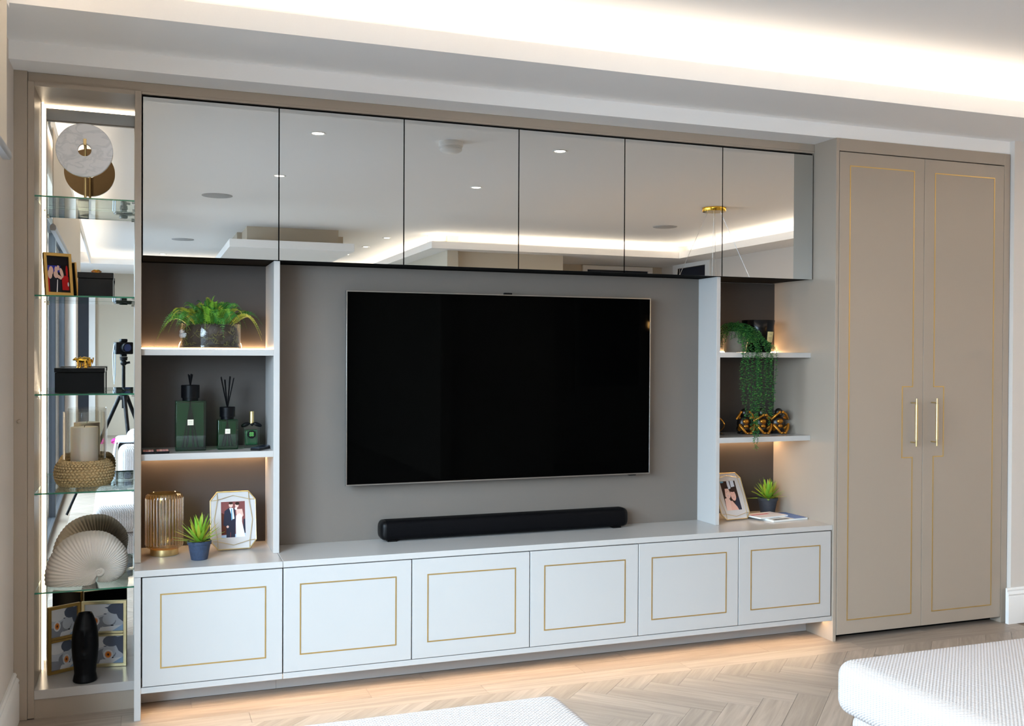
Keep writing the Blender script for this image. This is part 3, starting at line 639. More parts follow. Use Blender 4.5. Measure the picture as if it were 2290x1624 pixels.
def interp(x, tab):
    for (xa, ya), (xb, yb) in zip(tab, tab[1:]):
        if x <= xb: q = (x - xa) / (xb - xa); q = q * q * (3 - 2 * q) * 0.4 + q * 0.6; return ya + (yb - ya) * q
    return tab[-1][1]
RT = [(-100, 0.043), (-45, 0.066), (0, 0.099), (45, 0.128), (90, 0.155), (140, 0.180), (193, 0.194)]
b = B(); v = []; f = []; na, nb = 560, 16
for side in (-1, 1):
    for i in range(na + 1):
        th_ = -100 + 352 * i / na; r_ = interp(th_, RT) if th_ <= 193 else min(0.194, 0.0428 / math.sin(math.radians(th_ - 180)))
        for j in range(nb + 1):
            q = j / nb; sw = 16 * (q - q * q) * 1.6
            ph = (th_ + 100 + 26 * q * (1 - 0.5 * q)) / 293
            rib = math.sin(ph * 2 * PI * 58)
            amp = min(1, q * 3) * (0.012 + 0.010 * q)
            hgt = 0.36 * min(r_, 0.165) * ((0.42 + 0.58 * math.sin(min(1, q / 0.45) * PI / 2)) if q < 0.45 else math.sqrt(max(0, 1 - ((q - 0.45) / 0.55) ** 2.3)))
            hgt += rib * 0.0018 * min(1, q * 4) * (1 if q < 0.93 else 0.4)
            if th_ > 193:
                qe = (0.010 + (r_ - 0.010) * q) / 0.194
                hgt = 0.36 * 0.165 * ((0.42 + 0.58 * math.sin(min(1, qe / 0.45) * PI / 2)) if qe < 0.45 else math.sqrt(max(0, 1 - ((qe - 0.45) / 0.55) ** 2.3))) * (1 if th_ < 235 else max(0.3, 1 - (th_ - 235) / 28)) + rib * 0.0018 * min(1, qe * 4)
            rad = 0.010 + (r_ * (1 + 0.006 * rib * min(1, q * 2)) - 0.010) * q
            a = math.radians(th_ )
            v.append((sx0 + rad * math.cos(a), sy0 + side * max(hgt, 0), max(sz0 + rad * math.sin(a), 0.4666)))
NN = (na + 1) * (nb + 1)
for s_ in (0, 1):
    for i in range(na):
        for j in range(nb): f.append(tuple(s_ * NN + k for k in (i * (nb + 1) + j, (i + 1) * (nb + 1) + j, (i + 1) * (nb + 1) + j + 1, i * (nb + 1) + j + 1)))
for i in (0, na):
    for j in range(nb): f.append((i * (nb + 1) + j, NN + i * (nb + 1) + j, NN + i * (nb + 1) + j + 1, i * (nb + 1) + j + 1))
b.add(v, f); sh = obj('shell_body', b, M['ceramic'], t, smooth=80)
b = B(); pts = []; rad = []
for i in range(60):
    q = i / 59; a = math.radians(80 - 620 * q); r_ = 0.017 * (1 - q) ** 0.8
    pts.append((sx0 + r_ * math.cos(a), sy0 - 0.0195 - 0.006 * q, sz0 + r_ * math.sin(a))); rad.append(0.0062 * (1 - q) + 0.0016)
b.tube(pts, rad, 8); b.ball((sx0, sy0 - 0.012, sz0), (0.022, 0.013, 0.022), 20, 10); obj('spiral_center', b, M['ceramic'], t, smooth=80)

# black face vase on the bottom shelf
vx, vy, vz = -0.2015, 0.205, 0.106
t = thing('face_vase', 'tall matt black vase with a faint face relief, on the bottom shelf', 'vase', (vx, vy, vz))
PRF = [(0.0, 0.040), (0.004, 0.044), (0.012, 0.0425), (0.032, 0.0385), (0.055, 0.0400), (0.090, 0.0450), (0.13, 0.0478), (0.165, 0.0470), (0.20, 0.0430), (0.225, 0.0375), (0.245, 0.0305), (0.254, 0.0262), (0.258, 0.0245)]
def prf(z):
    for (za, ra), (zb, rb) in zip(PRF, PRF[1:]):
        if z <= zb: return ra + (rb - ra) * (z - za) / (zb - za)
    return PRF[-1][1]
b = B(); v = []; f = []; nz, n_ = 90, 64
for i in range(nz + 1):
    z = 0.258 * i / nz; r_ = prf(z)
    for k in range(n_):
        a = 2 * PI * k / n_; df = (a - 1.5 * PI + PI) % (2 * PI) - PI
        g = lambda da, sa, z0, sz: math.exp(-(da / sa) ** 2 - ((z - z0) / sz) ** 2)
        bump = 0.0075 * g(df, 0.13, 0.165, 0.030) + 0.004 * g(df, 0.2, 0.145, 0.012) + 0.0035 * g(df, 0.25, 0.108, 0.007) + 0.003 * g(df, 0.25, 0.096, 0.006)
        for s_ in (-1, 1): bump += 0.0035 * g(df - s_ * 0.42, 0.30, 0.205, 0.008) - 0.0035 * g(df - s_ * 0.40, 0.22, 0.185, 0.012)
        rr_ = r_ + bump
        v.append((vx + rr_ * math.cos(a), vy + rr_ * math.sin(a), vz + z))
for i in range(nz):
    for k in range(n_): f.append((i * n_ + k, i * n_ + (k + 1) % n_, (i + 1) * n_ + (k + 1) % n_, (i + 1) * n_ + k))
f.append(tuple(range(n_))[::-1])
o0 = nz * n_; v2 = [(vx + 0.021 * math.cos(2 * PI * k / n_), vy + 0.021 * math.sin(2 * PI * k / n_), vz + 0.256) for k in range(n_)]; v3 = [(vx + 0.018 * math.cos(2 * PI * k / n_), vy + 0.018 * math.sin(2 * PI * k / n_), vz + 0.20) for k in range(n_)]
o1 = len(v); v += v2; o2 = len(v); v += v3
for k in range(n_):
    k2 = (k + 1) % n_; f.append((o0 + k, o0 + k2, o1 + k2, o1 + k)); f.append((o1 + k, o1 + k2, o2 + k2, o2 + k))
f.append(tuple(o2 + k for k in range(n_)))
obj('vase_body', b.add(v, f), M['black_satin'], t, smooth=60)

# hinged double photo frame behind it
hx0, hy0 = -0.2255, 0.3725
t = thing('hinged_photo_frame', 'hinged gold frame holding four flower portraits, behind the black vase', 'photo frame', (hx0, hy0, 0.106))
def flower_print(v):
    d = [('mist', ALL), ('grey', [(0, 0), (0.55, 0), (0.35, 0.3), (0, 0.35)]), ('white', ell(0.25, 0.8, 0.4, 0.25)), ('grey', ell(0.55, 0.35, 0.25, 0.2)), ('mist', ell(0.62, 0.42, 0.17, 0.2)), ('char', ell(0.80 - 0.06 * v, 0.80, 0.22, 0.2)), ('char', [(0.5, 0.85), (1, 0.98), (1, 0.3), (0.86, 0.45), (0.78, 0.7)]),
         ('char', ell(0.52, 0.62, 0.04, 0.018)), ('dark', ell(0.70, 0.2, 0.04, 0.02)), ('white', [(0.35, 0), (1, 0), (1, 0.22), (0.4, 0.14)]), ('sky', [(0.7, 0.0), (1, 0.0), (1, 0.25)])]
    cx_, cz_ = (0.25, 0.38) if v < 2 else (0.6, 0.32)
    d += [('white', ell(cx_, cz_, 0.13, 0.18)), ('pinkish', ell(cx_, cz_, 0.09, 0.13)), ('orange', ell(cx_, cz_, 0.07, 0.10)), ('brown', ell(cx_, cz_, 0.03, 0.045))]
    return d
def hinged(W_, ang, mir_, v0):
    H_ = 0.2615
    ca, sa = math.cos(ang), math.sin(ang)
    fnh = lambda a, c, d: (hx0 + mir_ * a * ca + (sa * d if mir_ > 0 else -sa * d), hy0 - a * sa + ca * d, 0.1062 + c)
    lf = obj('frame_leaf', B().frame(rect4(0.001, W_, 0, H_), rect4(0.013, W_ - 0.012, 0.012, H_ - 0.012), fnh, 0, 0.013), M['pale_gold'] if mir_ > 0 else M['gold_frame'], t, 0.001)
    obj('middle_bar', B().prism(rect4(0.013, W_ - 0.012, H_ / 2 - 0.0095, H_ / 2 - 0.001), fnh, 0, 0.011).prism(rect4(0.013, W_ - 0.012, H_ / 2 + 0.001, H_ / 2 + 0.0095), fnh, 0, 0.011), M['pale_gold'] if mir_ > 0 else M['gold_frame'], lf, 0.0008)
    obj('frame_back', B().prism(rect4(0.003, W_ - 0.002, 0.002, H_ - 0.002), fnh, 0.009, 0.0145), M['black_satin'], lf)
    for k, (za, zb) in enumerate(((0.011, H_ / 2 - 0.009), (H_ / 2 + 0.009, H_ - 0.011))):
        sh_ = flower_print(v0 + 2 * (1 - k)); sh_ = [(c_, [(1 - a if mir_ < 0 else a, z) for a, z in p_]) for c_, p_ in sh_]
        photo(lf, fnh, 0.012, W_ - 0.011, za, zb, sh_, 0.0085)
hinged(0.170, 0.17, 1, 0); hinged(0.128, 0.52, -1, 1)
b = B()
for z in (0.15, 0.32): b = B(); b.tube([(hx0, hy0 + 0.004, z - 0.012), (hx0, hy0 + 0.004, z + 0.012)], 0.0035, 10); obj('hinge', b, M['gold_frame'], t)

# ================================================================== left open shelves
def frond(base, az, length, arch, droop, width, n=15, twist=0.0):
    """one fern frond: a curved midrib with pointed leaflets both sides"""
    b = B(); pts = []
    d = Vector((math.cos(az), math.sin(az), 0)); side = Vector((-math.sin(az), math.cos(az), 0))
    for i in range(n + 1):
        q = i / n; out = length * (q * math.cos(arch) + 0.10 * q * q); z = length * (math.sin(arch) * q * (1.3 - 0.25 * q)) - droop * q ** 3.2 * 1.3
        pts.append(Vector(base) + d * out + Vector((0, 0, z)))
    b.tube(pts, [0.0012 * (1 - 0.75 * i / n) for i in range(n + 1)], 4, 0, False)
    for i in range(2, n):
        q = i / n; L = width * math.sin(PI * min(1, (q * 0.92 + 0.12))) ** 0.7 * (1 - 0.35 * q)
        tg = (pts[min(i + 1, n)] - pts[i - 1]).normalized(); up = side.cross(tg).normalized()
        sd = (side * math.cos(twist) + up * math.sin(twist))
        for s_ in (-1, 1):
            for h in (0, 0.5):
                p0 = pts[i].lerp(pts[i + 1], h) if i < n else pts[i]
                tip = p0 + sd * s_ * L + tg * L * 0.45 - up * L * 0.18
                mid = p0.lerp(tip, 0.45)
                b.add([p0, mid + tg * L * 0.15 + up * 0.0008, tip, mid - tg * L * 0.14], [(0, 1, 2, 3)])
    return b
fx, fy, fz = 0.258, 0.30, 1.3679
t = thing('potted_fern', 'bushy green fern planted in a clear glass bowl on the lit shelf', 'plant', (fx, fy, fz))
b = B(); b.lathe((fx, fy, fz + 0.0008), [(0.0, 0.0), (0.118, 0.0), (0.1215, 0.004), (0.1215, 0.098), (0.120, 0.100), (0.1185, 0.098), (0.1185, 0.006), (0.0, 0.006)], 56, cap=False); obj('glass_bowl', b, M['clear_glass'], t, smooth=50)
b = B(); random.seed(3); prof = [(0.0, 0.0), (0.100, 0.0), (0.106, 0.012), (0.109, 0.04), (0.104, 0.075), (0.08, 0.09), (0.0, 0.094)]
b.lathe((fx, fy, fz + 0.0075), prof, 48, cap=False); b.v = [(x + random.uniform(-.003, .003), y + random.uniform(-.003, .003), z + (random.uniform(-.003, .003) if z > fz + 0.012 else 0)) for x, y, z in b.v]
obj('soil', b, M['soil'], t, smooth=80)
b = B(); b.lathe((fx, fy, fz + 0.0072), [(0.0, 0), (0.1165, 0), (0.1165, 0.007), (0.0, 0.0075)], 40, cap=False); obj('gravel_layer', b, M['soil'], t)
b = B()
for k in range(170):
    a = random.uniform(0, 2 * PI); z = random.uniform(0.016, 0.088); r_ = 0.107
    b.tube([(fx + r_ * math.cos(a), fy + r_ * math.sin(a), fz + z), (fx + 0.112 * math.cos(a + .06), fy + 0.112 * math.sin(a + .06), fz + z + random.uniform(-.012, .012)), (fx + r_ * math.cos(a + .16), fy + r_ * math.sin(a + .16), fz + z + random.uniform(-.018, .018))], 0.0011, 4)
o = obj('moss', b, M['moss'], t); o['kind'] = 'stuff'
b = B()
for k in range(7):
    a = -1.5 * PI / 2 - 1.1 + k * 0.12; b.ball((fx + 0.108 * math.cos(a), fy + 0.108 * math.sin(a), fz + 0.06 + 0.01 * math.sin(k * 2)), (0.012, 0.008, 0.010), 8, 6)
obj('pebbles', b, M['fabric_grey'], t)
random.seed(12)
NF = 84
for k in range(NF):
    az = k * 2.39996 + random.uniform(-.2, .2); q = k / (NF - 1)
    el = 1.52 - 0.78 * q + random.uniform(-.12, .12)
    ln = 0.150 - 0.004 * q + random.uniform(-.02, .022)
    if math.sin(az) > 0.4: ln *= 0.85
    fb = frond((fx + 0.085 * q * math.cos(az), fy + 0.07 * q * math.sin(az), fz + 0.085), az, ln, el, 0.022 + 0.065 * q + random.uniform(0, 0.03), 0.021 + 0.008 * random.random(), 13, random.uniform(-.8, .8))
    fb.v = [(min(max(x, 0.002), 0.488), min(y, 0.432), max(z, 1.3695)) for x, y, z in fb.v]
    obj('frond', fb, [M['leaf_a'], M['leaf_b'], M['leaf_a'], M['leaf_b'], M['leaf_c'], M['leaf_b'], M['leaf_b']][k % 7], t, smooth=0, fix=False)
for az, ln, ar, dr, mk in ((PI + 0.05, 0.175, 0.75, 0.165, 'leaf_b'), (0.05, 0.16, 0.75, 0.13, 'leaf_c'), (PI - 0.35, 0.15, 0.55, 0.10, 'leaf_a'), (0.3, 0.165, 0.7, 0.10, 'leaf_c'), (PI + 0.5, 0.155, 0.95, 0.07, 'leaf_c')):
    fb = frond((fx + 0.07 * math.cos(az), fy + 0.05 * math.sin(az), fz + 0.09), az, ln, ar, dr, 0.026, 18); fb.v = [(min(max(x, 0.002), 0.488), min(y, 0.432), max(z, 1.3695)) for x, y, z in fb.v]
    obj('frond', fb, M[mk], t, smooth=0, fix=False)

def square_bottle(t, cx, cy, z0, hw_, hd, h, matl, wall_=0.004):
    sh_ = lambda k, z: [(cx + sx_ * (hw_ - k), cy + sy_ * (hd - k), z) for sx_, sy_ in ((-1, -1), (1, -1), (1, 1), (-1, 1))]
    b = B()
    b.box(cx - hw_, cx + hw_, cy - hd, cy + hd, z0, z0 + h)
    return obj('bottle', b, matl, t, 0.004, label='dark green glass bottle')
def diffuser(label, cx, cy, z0, hw_, h, capr, caph, colr, sticks, lab, spread, ln):
    t = thing('reed_diffuser', label, 'reed diffuser', (cx, cy, z0), 0, 'green glass reed diffusers')
    bt = square_bottle(t, cx, cy, z0, hw_, hw_ * 0.82, h, M['green_glass'])
    obj('liquid', B().box(cx - hw_ + 0.005, cx + hw_ - 0.005, cy + hw_ * 0.35, cy + hw_ * 0.82 - 0.005, z0 + 0.008, z0 + h - 0.008), M['green_fill'], bt, 0.003)
    b = B(); b.lathe((cx, cy, z0 + h), [(colr, 0), (colr, 0.010), (capr, 0.0105), (capr, 0.0105 + caph), (capr - 0.002, 0.012 + caph), (0.006, 0.012 + caph)], 36); cp = obj('cap', b, M['black_satin'], t, smooth=40)
    zt = z0 + h + 0.012 + caph
    for k in range(sticks):
        a = 2 * PI * k / sticks + 0.3; dx, dy = math.cos(a), math.sin(a)
        b = B(); b.tube([(cx - dx * 0.003, cy - dy * 0.003, zt - 0.02), (cx + dx * spread, cy + dy * spread * 0.6, zt + ln * (0.94 + 0.06 * math.sin(k * 2.3)))], 0.0022, 7); obj('reed', b, M['black_satin'], t)
        b = B(); b.tube([(cx + dx * 0.003, cy + dy * 0.003, z0 + h), (cx - dx * hw_ * 0.55, cy - dy * hw_ * 0.4, z0 + 0.012)], 0.002, 6); obj('reed', b, M['black_satin'], t)
    lx, lz, lw, lh = lab
    lo = obj('paper_label', B().box(cx + lx - lw / 2, cx + lx + lw / 2, cy - hw_ * 0.82 - 0.0008, cy - hw_ * 0.82 - 0.0001, z0 + lz - lh / 2, z0 + lz + lh / 2), M['label'], t)
    b = B()
    for q, ww in ((0.2, 0.6), (0.02, 0.55), (-0.16, 0.7)): b.box(cx + lx - lw * ww / 2, cx + lx + lw * ww / 2, cy - hw_ * 0.82 - 0.0010, cy - hw_ * 0.82 - 0.0008, z0 + lz + lh * q - 0.0004, z0 + lz + lh * q + 0.0004)
    obj('printed_lines', b, M['ink'], lo)
ZS2 = 0.9634
diffuser('tall green glass reed diffuser with short black sticks', 0.181, 0.295, ZS2, 0.0585, 0.199, 0.0355, 0.050, 0.031, 8, (-0.001, 0.114, 0.0225, 0.0225), 0.009, 0.045)
diffuser('smaller green reed diffuser with long fanned black sticks', 0.3245, 0.30, ZS2, 0.0405, 0.121, 0.0305, 0.038, 0.026, 8, (-0.001, 0.074, 0.0195, 0.0195), 0.027, 0.125)
t = thing('perfume_bottle', 'small clear perfume bottle with gold cap, beside the smaller green diffuser', 'bottle', (0.422, 0.335, ZS2))
px_, py_ = 0.422, 0.335
bt = obj('bottle', B().box(px_ - 0.0315, px_ + 0.0315, py_ - 0.018, py_ + 0.018, ZS2, ZS2 + 0.100), M['clear_glass'], t, 0.004)
obj('liquid', B().box(px_ - 0.026, px_ + 0.026, py_ - 0.010, py_ + 0.013, ZS2 + 0.010, ZS2 + 0.074), M['green_fill'], bt, 0.006)
b = B(); b.lathe((px_ + 0.002, py_, ZS2 + 0.100), [(0.011, 0), (0.011, 0.004), (0.0095, 0.0045), (0.0095, 0.0480), (0.0085, 0.0495), (0.0, 0.0495)], 24, cap=False); obj('cap', b, M['brass'], t, label='satin gold cap')
b = B(); cz = ZS2 + 0.095
for s_ in (-1, 1): b.ball((px_ + s_ * 0.024, py_ - 0.014, cz), (0.019, 0.006, 0.009), 10, 6, rot=Matrix.Rotation(0.35 * s_, 3, 'Y'))
b.ball((px_ + 0.002, py_ - 0.017, cz + 0.001), 0.006); obj('ribbon_bow', b, M['black_satin'], t)
b = B(); b.lathe((px_, py_ - 0.0185, ZS2 + 0.055), [(0.0, 0.0), (0.017, 0.0)], 20, cap=False); b.v = [(x, py_ - 0.0187, ZS2 + 0.055 + (y - (py_ - 0.0185))) for x, y, z in b.v]
for k in range(4):
    a = PI / 4 + k * PI / 2; b.ball((px_ + 0.006 * math.cos(a), py_ - 0.0192, ZS2 + 0.056 + 0.006 * math.sin(a)), (0.0052, 0.0008, 0.0052), 10, 6, 1)
obj('clover_emblem', b, [M['black_satin'], M['leaf_b']], t, label='round black emblem with green clover leaf')
# palettes and coasters
for i, (x0, x1, y0, lab) in enumerate(((0.000, 0.0455, 0.176, 'small black palette of pink squares touching the alcove side'), (0.049, 0.0995, 0.178, 'small black palette of pink squares nearer the tall green diffuser'))):
    t = thing('makeup_palette', lab, 'palette', ((x0 + x1) / 2, y0 + 0.04, ZS2), 0, 'makeup palettes')
    obj('tray', B().box(x0, x1, y0, y0 + 0.085, ZS2, ZS2 + 0.009), M['black_satin'], t, 0.0015)
    for k in range(4):
        for r in range(2):
            xa = x0 + 0.003 + k * (x1 - x0 - 0.006) / 4
            obj('color_pan', B().box(xa + 0.0006, xa + (x1 - x0 - 0.006) / 4 - 0.0006, y0 + 0.004 + r * 0.038, y0 + 0.038 + r * 0.038, ZS2 + 0.008, ZS2 + 0.0102), [mat('pan_pink', (224, 160, 148), 0.7), mat('pan_rose', (206, 130, 120), 0.7), mat('pan_peach', (230, 178, 160), 0.7), mat('pan_blush', (214, 150, 150), 0.7)][(k + i) % 4], t)
for i, (cx, cy, rz, lab) in enumerate(((0.446, 0.236, -0.55, 'flat black card box in front of the perfume bottle'), (0.4685, 0.286, -0.5, 'flat black card box against the shelf end post'))):
    t = thing('card_box', lab, 'box', (cx, cy, ZS2), rz, 'flat black card boxes')
    obj('tray', B().box(-0.020, 0.020, -0.042, 0.042, 0, 0.0085), M['black_satin'], t, 0.001, local=True)
    obj('lid', B().box(-0.0185, 0.0185, -0.0405, 0.0405, 0.0086, 0.0108), mat('card_lid_slate', (40, 52, 70), 0.25), t, 0.001, local=True)

# ribbed amber vase
ax_, ay_, az_ = 0.0835, 0.290, 0.5522
t = thing('ribbed_vase', 'ribbed amber glass cylinder vase on a brass base, on the short worktop', 'vase', (ax_, ay_, az_))
b = B(); v = []; f = []; n_ = 144
PR = [(0.052, 0.026), (0.064, 0.029), (0.0695, 0.036), (0.0708, 0.05), (0.0708, 0.225), (0.0690, 0.236), (0.0640, 0.242), (0.0610, 0.2435), (0.0590, 0.242), (0.0640, 0.233), (0.0665, 0.222), (0.0665, 0.05), (0.062, 0.034), (0.0, 0.031)]
for i, (r_, z) in enumerate(PR):
    for k in range(n_):
        a = 2 * PI * k / n_; q = 0.0024 * (abs(math.sin(a * 18)) - 0.5) if 2 <= i <= 5 else 0
        v.append((ax_ + (r_ + q) * math.cos(a), ay_ + (r_ + q) * math.sin(a), az_ + z))
for i in range(len(PR) - 1):
    for k in range(n_): f.append((i * n_ + k, i * n_ + (k + 1) % n_, (i + 1) * n_ + (k + 1) % n_, (i + 1) * n_ + k))
obj('glass_cylinder', b.add(v, f), M['amber_glass'], t, smooth=60)
rb = B()
for k in range(36):
    a = 2 * PI * (k + 0.5) / 36; rb.tube([(ax_ + 0.0712 * math.cos(a), ay_ + 0.0712 * math.sin(a), az_ + 0.042), (ax_ + 0.0712 * math.cos(a), ay_ + 0.0712 * math.sin(a), az_ + 0.226)], 0.0022, 6)
obj('glass_ribs', rb, glass('amber_rib_glass', (0.97, 0.86, 0.62), 1.0, 0.08, base=0.25), t, smooth=60)
b = B(); b.lathe((ax_, ay_, az_), [(0.053, 0), (0.0535, 0.001), (0.0535, 0.024), (0.052, 0.0258), (0.0, 0.0258)], 48, cap=False); obj('base', b, M['brass'], t, label='brass ring base')

def succulent(label, cx, cy, z0, s_, pm, seed, hgt, xm=9, ym=9):
    t = thing('potted_succulent', label, 'plant', (cx, cy, z0), 0, 'spiky plants in small pots')
    b = B(); b.lathe((cx, cy, z0), [(0.0, 0), (0.0305 * s_, 0), (0.0315 * s_, 0.002), (0.042 * s_, 0.060 * s_), (0.0455 * s_, 0.061 * s_), (0.0455 * s_, 0.071 * s_), (0.044 * s_, 0.0725 * s_), (0.040 * s_, 0.070 * s_), (0.038 * s_, 0.058 * s_)], 36, cap=False); obj('pot', b, pm, t, smooth=35)
    b = B(); b.lathe((cx, cy, z0 + 0.060 * s_), [(0.0, 0.004), (0.039 * s_, 0.0)], 24, cap=False); obj('soil', b, M['soil'], t)
    random.seed(seed); n_ = 44
    for k in range(n_):
        q = k / (n_ - 1); az = k * 2.39996; el = 1.45 - 1.30 * q + random.uniform(-.08, .08); L = hgt * (0.92 + 0.12 * random.random()) * (1.0 - 0.12 * q)
        if math.cos(az) > 0: L = min(L, (xm - cx) / max(1e-3, math.cos(az) * math.cos(el)))
        if math.sin(az) > 0: L = min(L, (ym - cy) / max(1e-3, math.sin(az) * math.cos(el)))
        d = Vector((math.cos(az) * math.cos(el), math.sin(az) * math.cos(el), math.sin(el))); sd = Vector((-math.sin(az), math.cos(az), 0)); up = sd.cross(d).normalized() * -1
        b = B(); v = []; f = []; m_ = 6
        for i in range(m_ + 1):
            u = i / m_; wd = 0.0074 * s_ * (0.75 + 0.9 * u - 1.65 * u ** 2.4) if u < 1 else 0.0002
            c_ = Vector((cx, cy, z0 + 0.064 * s_)) + d * (L * u) + Vector((0, 0, -0.012 * q * u * u)) + up * 0
            v += [c_ + sd * wd, c_ - up * 0.0016 * (1 - u), c_ - sd * wd, c_ + up * 0.0006]
        for i in range(m_):
            for j in range(4): f.append((i * 4 + j, i * 4 + (j + 1) % 4, (i + 1) * 4 + (j + 1) % 4, (i + 1) * 4 + j))
        obj('leaf', b.add(v, f), M['leaf_a'] if k % 3 else M['leaf_c'], t, smooth=50)
succulent('spiky green plant in a slate blue pot, in front of the ribbed vase', 0.2095, 0.148, 0.5522, 1.0, M['pot_blue'], 4, 0.118)

def geo_frame(label, x0, y0, z0, rz, lean, W_, H_, cut, ph, shapes):
    t = thing('geometric_photo_frame', label, 'photo frame', (x0, y0, z0), 0, 'faceted gold photo frames')
    fn = local_frame((x0, y0, z0 + 0.0025 + 0.0095 * math.sin(lean)), rz, lean)
    oc = [(cut[0], 0), (W_ - cut[0], 0), (W_, cut[1]), (W_, H_ - cut[1]), (W_ - cut[0], H_), (cut[0], H_), (0, H_ - cut[1]), (0, cut[1])]
    obj('backing_board', B().prism(oc, fn, 0.003, 0.009), M['mount'], t, 0.001, label='pale grey mount board')
    rr_ = 0.0016
    b = B()
    for i in range(8): b.tube([fn(*oc[i], 0.002), fn(*oc[(i + 1) % 8], 0.002)], rr_ * 1.3, 8)
    obj('gold_rim', b, M['brass'], t, label='gold wire rim')
    b = B(); q = 0.62; c0, c1 = cut
    ins = [(c0, c1 * 0.95), (W_ - c0, c1 * 0.95), (W_ - c0, H_ - c1 * 0.95), (c0, H_ - c1 * 0.95)]
    for (a, c), (o1, o2) in zip(ins, ((oc[0], oc[7]), (oc[1], oc[2]), (oc[4], oc[3]), (oc[5], oc[6]))):
        for o_ in (o1, o2): b.tube([fn(a, c, -0.004), fn(*o_, 0.001)], rr_ * 0.7, 6)
    mids = [((W_ / 2, c1 * 0.45), 0, 1), ((W_ / 2, H_ - c1 * 0.45), 3, 2), ((c0 * 0.5, H_ / 2), 0, 3), ((W_ - c0 * 0.5, H_ / 2), 1, 2)]
    for m_, i, j in mids:
        for k in (i, j): b.tube([fn(*ins[k], -0.004), fn(*m_, 0.0)], rr_ * 0.7, 6)
    obj('gold_facet_lines', b, M['brass'], t, label='thin gold facet wires')
    photo(t, fn, *ph, shapes, 0.0028)
    b = B(); b.prism([(W_ * 0.35, 0), (W_ * 0.65, 0), (W_ * 0.6, H_ * 0.7), (W_ * 0.4, H_ * 0.7)], lambda a, c, d: fn(a, c + (0.062 * math.tan(lean) + 0.004) * (1 - c / (H_ * 0.7)), 0.0095 + 0.05 * (1 - c / (H_ * 0.7)) + d), 0, 0.003); obj('strut', b, M['black_satin'], t)
wed = [('burgundy', ALL), ('brown', [(0, 0.08), (0.3, 0.08), (0.3, 0.6), (0, 0.7)]), ('sky', [(0, 0), (1, 0), (1, 0.1), (0, 0.07)]), ('suit', [(0.9, 0.1), (1, 0.1), (1, 0.5), (0.93, 0.5)]),
       ('suit', [(0.2, 0.0), (0.56, 0.0), (0.6, 0.5), (0.58, 0.78), (0.46, 0.83), (0.34, 0.83), (0.14, 0.74), (0.08, 0.35), (0.2, 0.3)]), ('burgundy', [(0.36, 0), (0.38, 0), (0.39, 0.14), (0.37, 0.14)]), ('white', [(0.34, 0.82), (0.5, 0.82), (0.55, 0.52), (0.48, 0.5)]), ('tie', [(0.41, 0.8), (0.46, 0.8), (0.47, 0.5), (0.42, 0.47)]),
       ('skin', ell(0.41, 0.90, 0.085, 0.07)), ('hair', ell(0.41, 0.955, 0.09, 0.035)), ('skin', ell(0.26, 0.3, 0.05, 0.035)), ('skin', [(0.62, 0.78), (0.88, 0.78), (0.93, 0.6), (0.84, 0.52), (0.64, 0.6)]), ('white', [(0.60, 0.0), (0.99, 0.0), (0.86, 0.42), (0.87, 0.6), (0.76, 0.66), (0.62, 0.6), (0.60, 0.4)]),
       ('skin', ell(0.66, 0.885, 0.075, 0.065)), ('hair', ell(0.68, 0.94, 0.09, 0.045)), ('white', ell(0.62, 0.8, 0.05, 0.04))]
geo_frame('faceted gold frame with a full length wedding photo, beside the spiky plant', 0.2615, 0.285, 0.5522, 0.03, math.radians(13), 0.179, 0.232, (0.027, 0.034), (0.042, 0.137, 0.047, 0.192), wed)

# ================================================================== right open shelves
t = thing('trailing_plant', 'grey pot with green trailing plant spilling down over two shelves', 'plant', (2.735, 0.32, 1.3679))
tx, ty, tz = 2.735, 0.33, 1.3679
b = B(); b.lathe((tx, ty, tz), [(0.0, 0), (0.050, 0), (0.052, 0.003), (0.062, 0.098), (0.060, 0.102), (0.056, 0.098), (0.052, 0.08)], 36, cap=False); obj('pot', b, M['pot_grey'], t, smooth=40)
b = B(); b.lathe((tx, ty, tz + 0.082), [(0.0, 0.006), (0.053, 0.0)], 24, cap=False); obj('soil', b, M['soil'], t)
random.seed(21)
STEM = mat('trailing_stem', (26, 62, 30), 0.7, spec=0.1)
def strand(pts, dens=0.0075, ls=0.0088):
    """hanging stem with small pointed oval leaves"""
    b = B(); P_ = [Vector(p) for p in pts]; fine = []
    for i in range(len(P_) - 1):     # catmull-rom
        p0, p1, p2, p3 = P_[max(i - 1, 0)], P_[i], P_[i + 1], P_[min(i + 2, len(P_) - 1)]
        for k in range(8):
            q = k / 8; fine.append(0.5 * ((2 * p1) + (p2 - p0) * q + (2 * p0 - 5 * p1 + 4 * p2 - p3) * q * q + (3 * p1 - p0 - 3 * p2 + p3) * q ** 3))
    fine.append(P_[-1]); b.tube(fine, 0.0008, 4, 2, False); acc = 0; k = 0
    for i in range(len(fine) - 1):
        a, c = fine[i], fine[i + 1]; L = (c - a).length; acc += L
        while acc > dens:
            acc -= dens; k += 1; ang = k * 2.4 + random.uniform(-.4, .4); p = a.lerp(c, random.random())
            d = Vector((math.cos(ang), math.sin(ang), random.uniform(-.5, .25))).normalized(); s_ = ls * random.uniform(0.75, 1.25); sd = d.cross(Vector((0, 0, 1))).normalized()
            up = d.cross(sd); m1 = p + d * s_ * 0.62
            b.add([p, m1 + sd * s_ * 0.52, p + d * s_ * 1.3, m1 - sd * s_ * 0.52, m1 + up * s_ * 0.25], [(0, 1, 4), (1, 2, 4), (2, 3, 4), (3, 0, 4)], k % 2)
    return b
def add_strand(pts, **k): obj('strand', strand(pts, **k), [M['trail'], M['trail_b'], STEM], t, smooth=0, fix=False)
top = Vector((tx, ty, tz + 0.092))
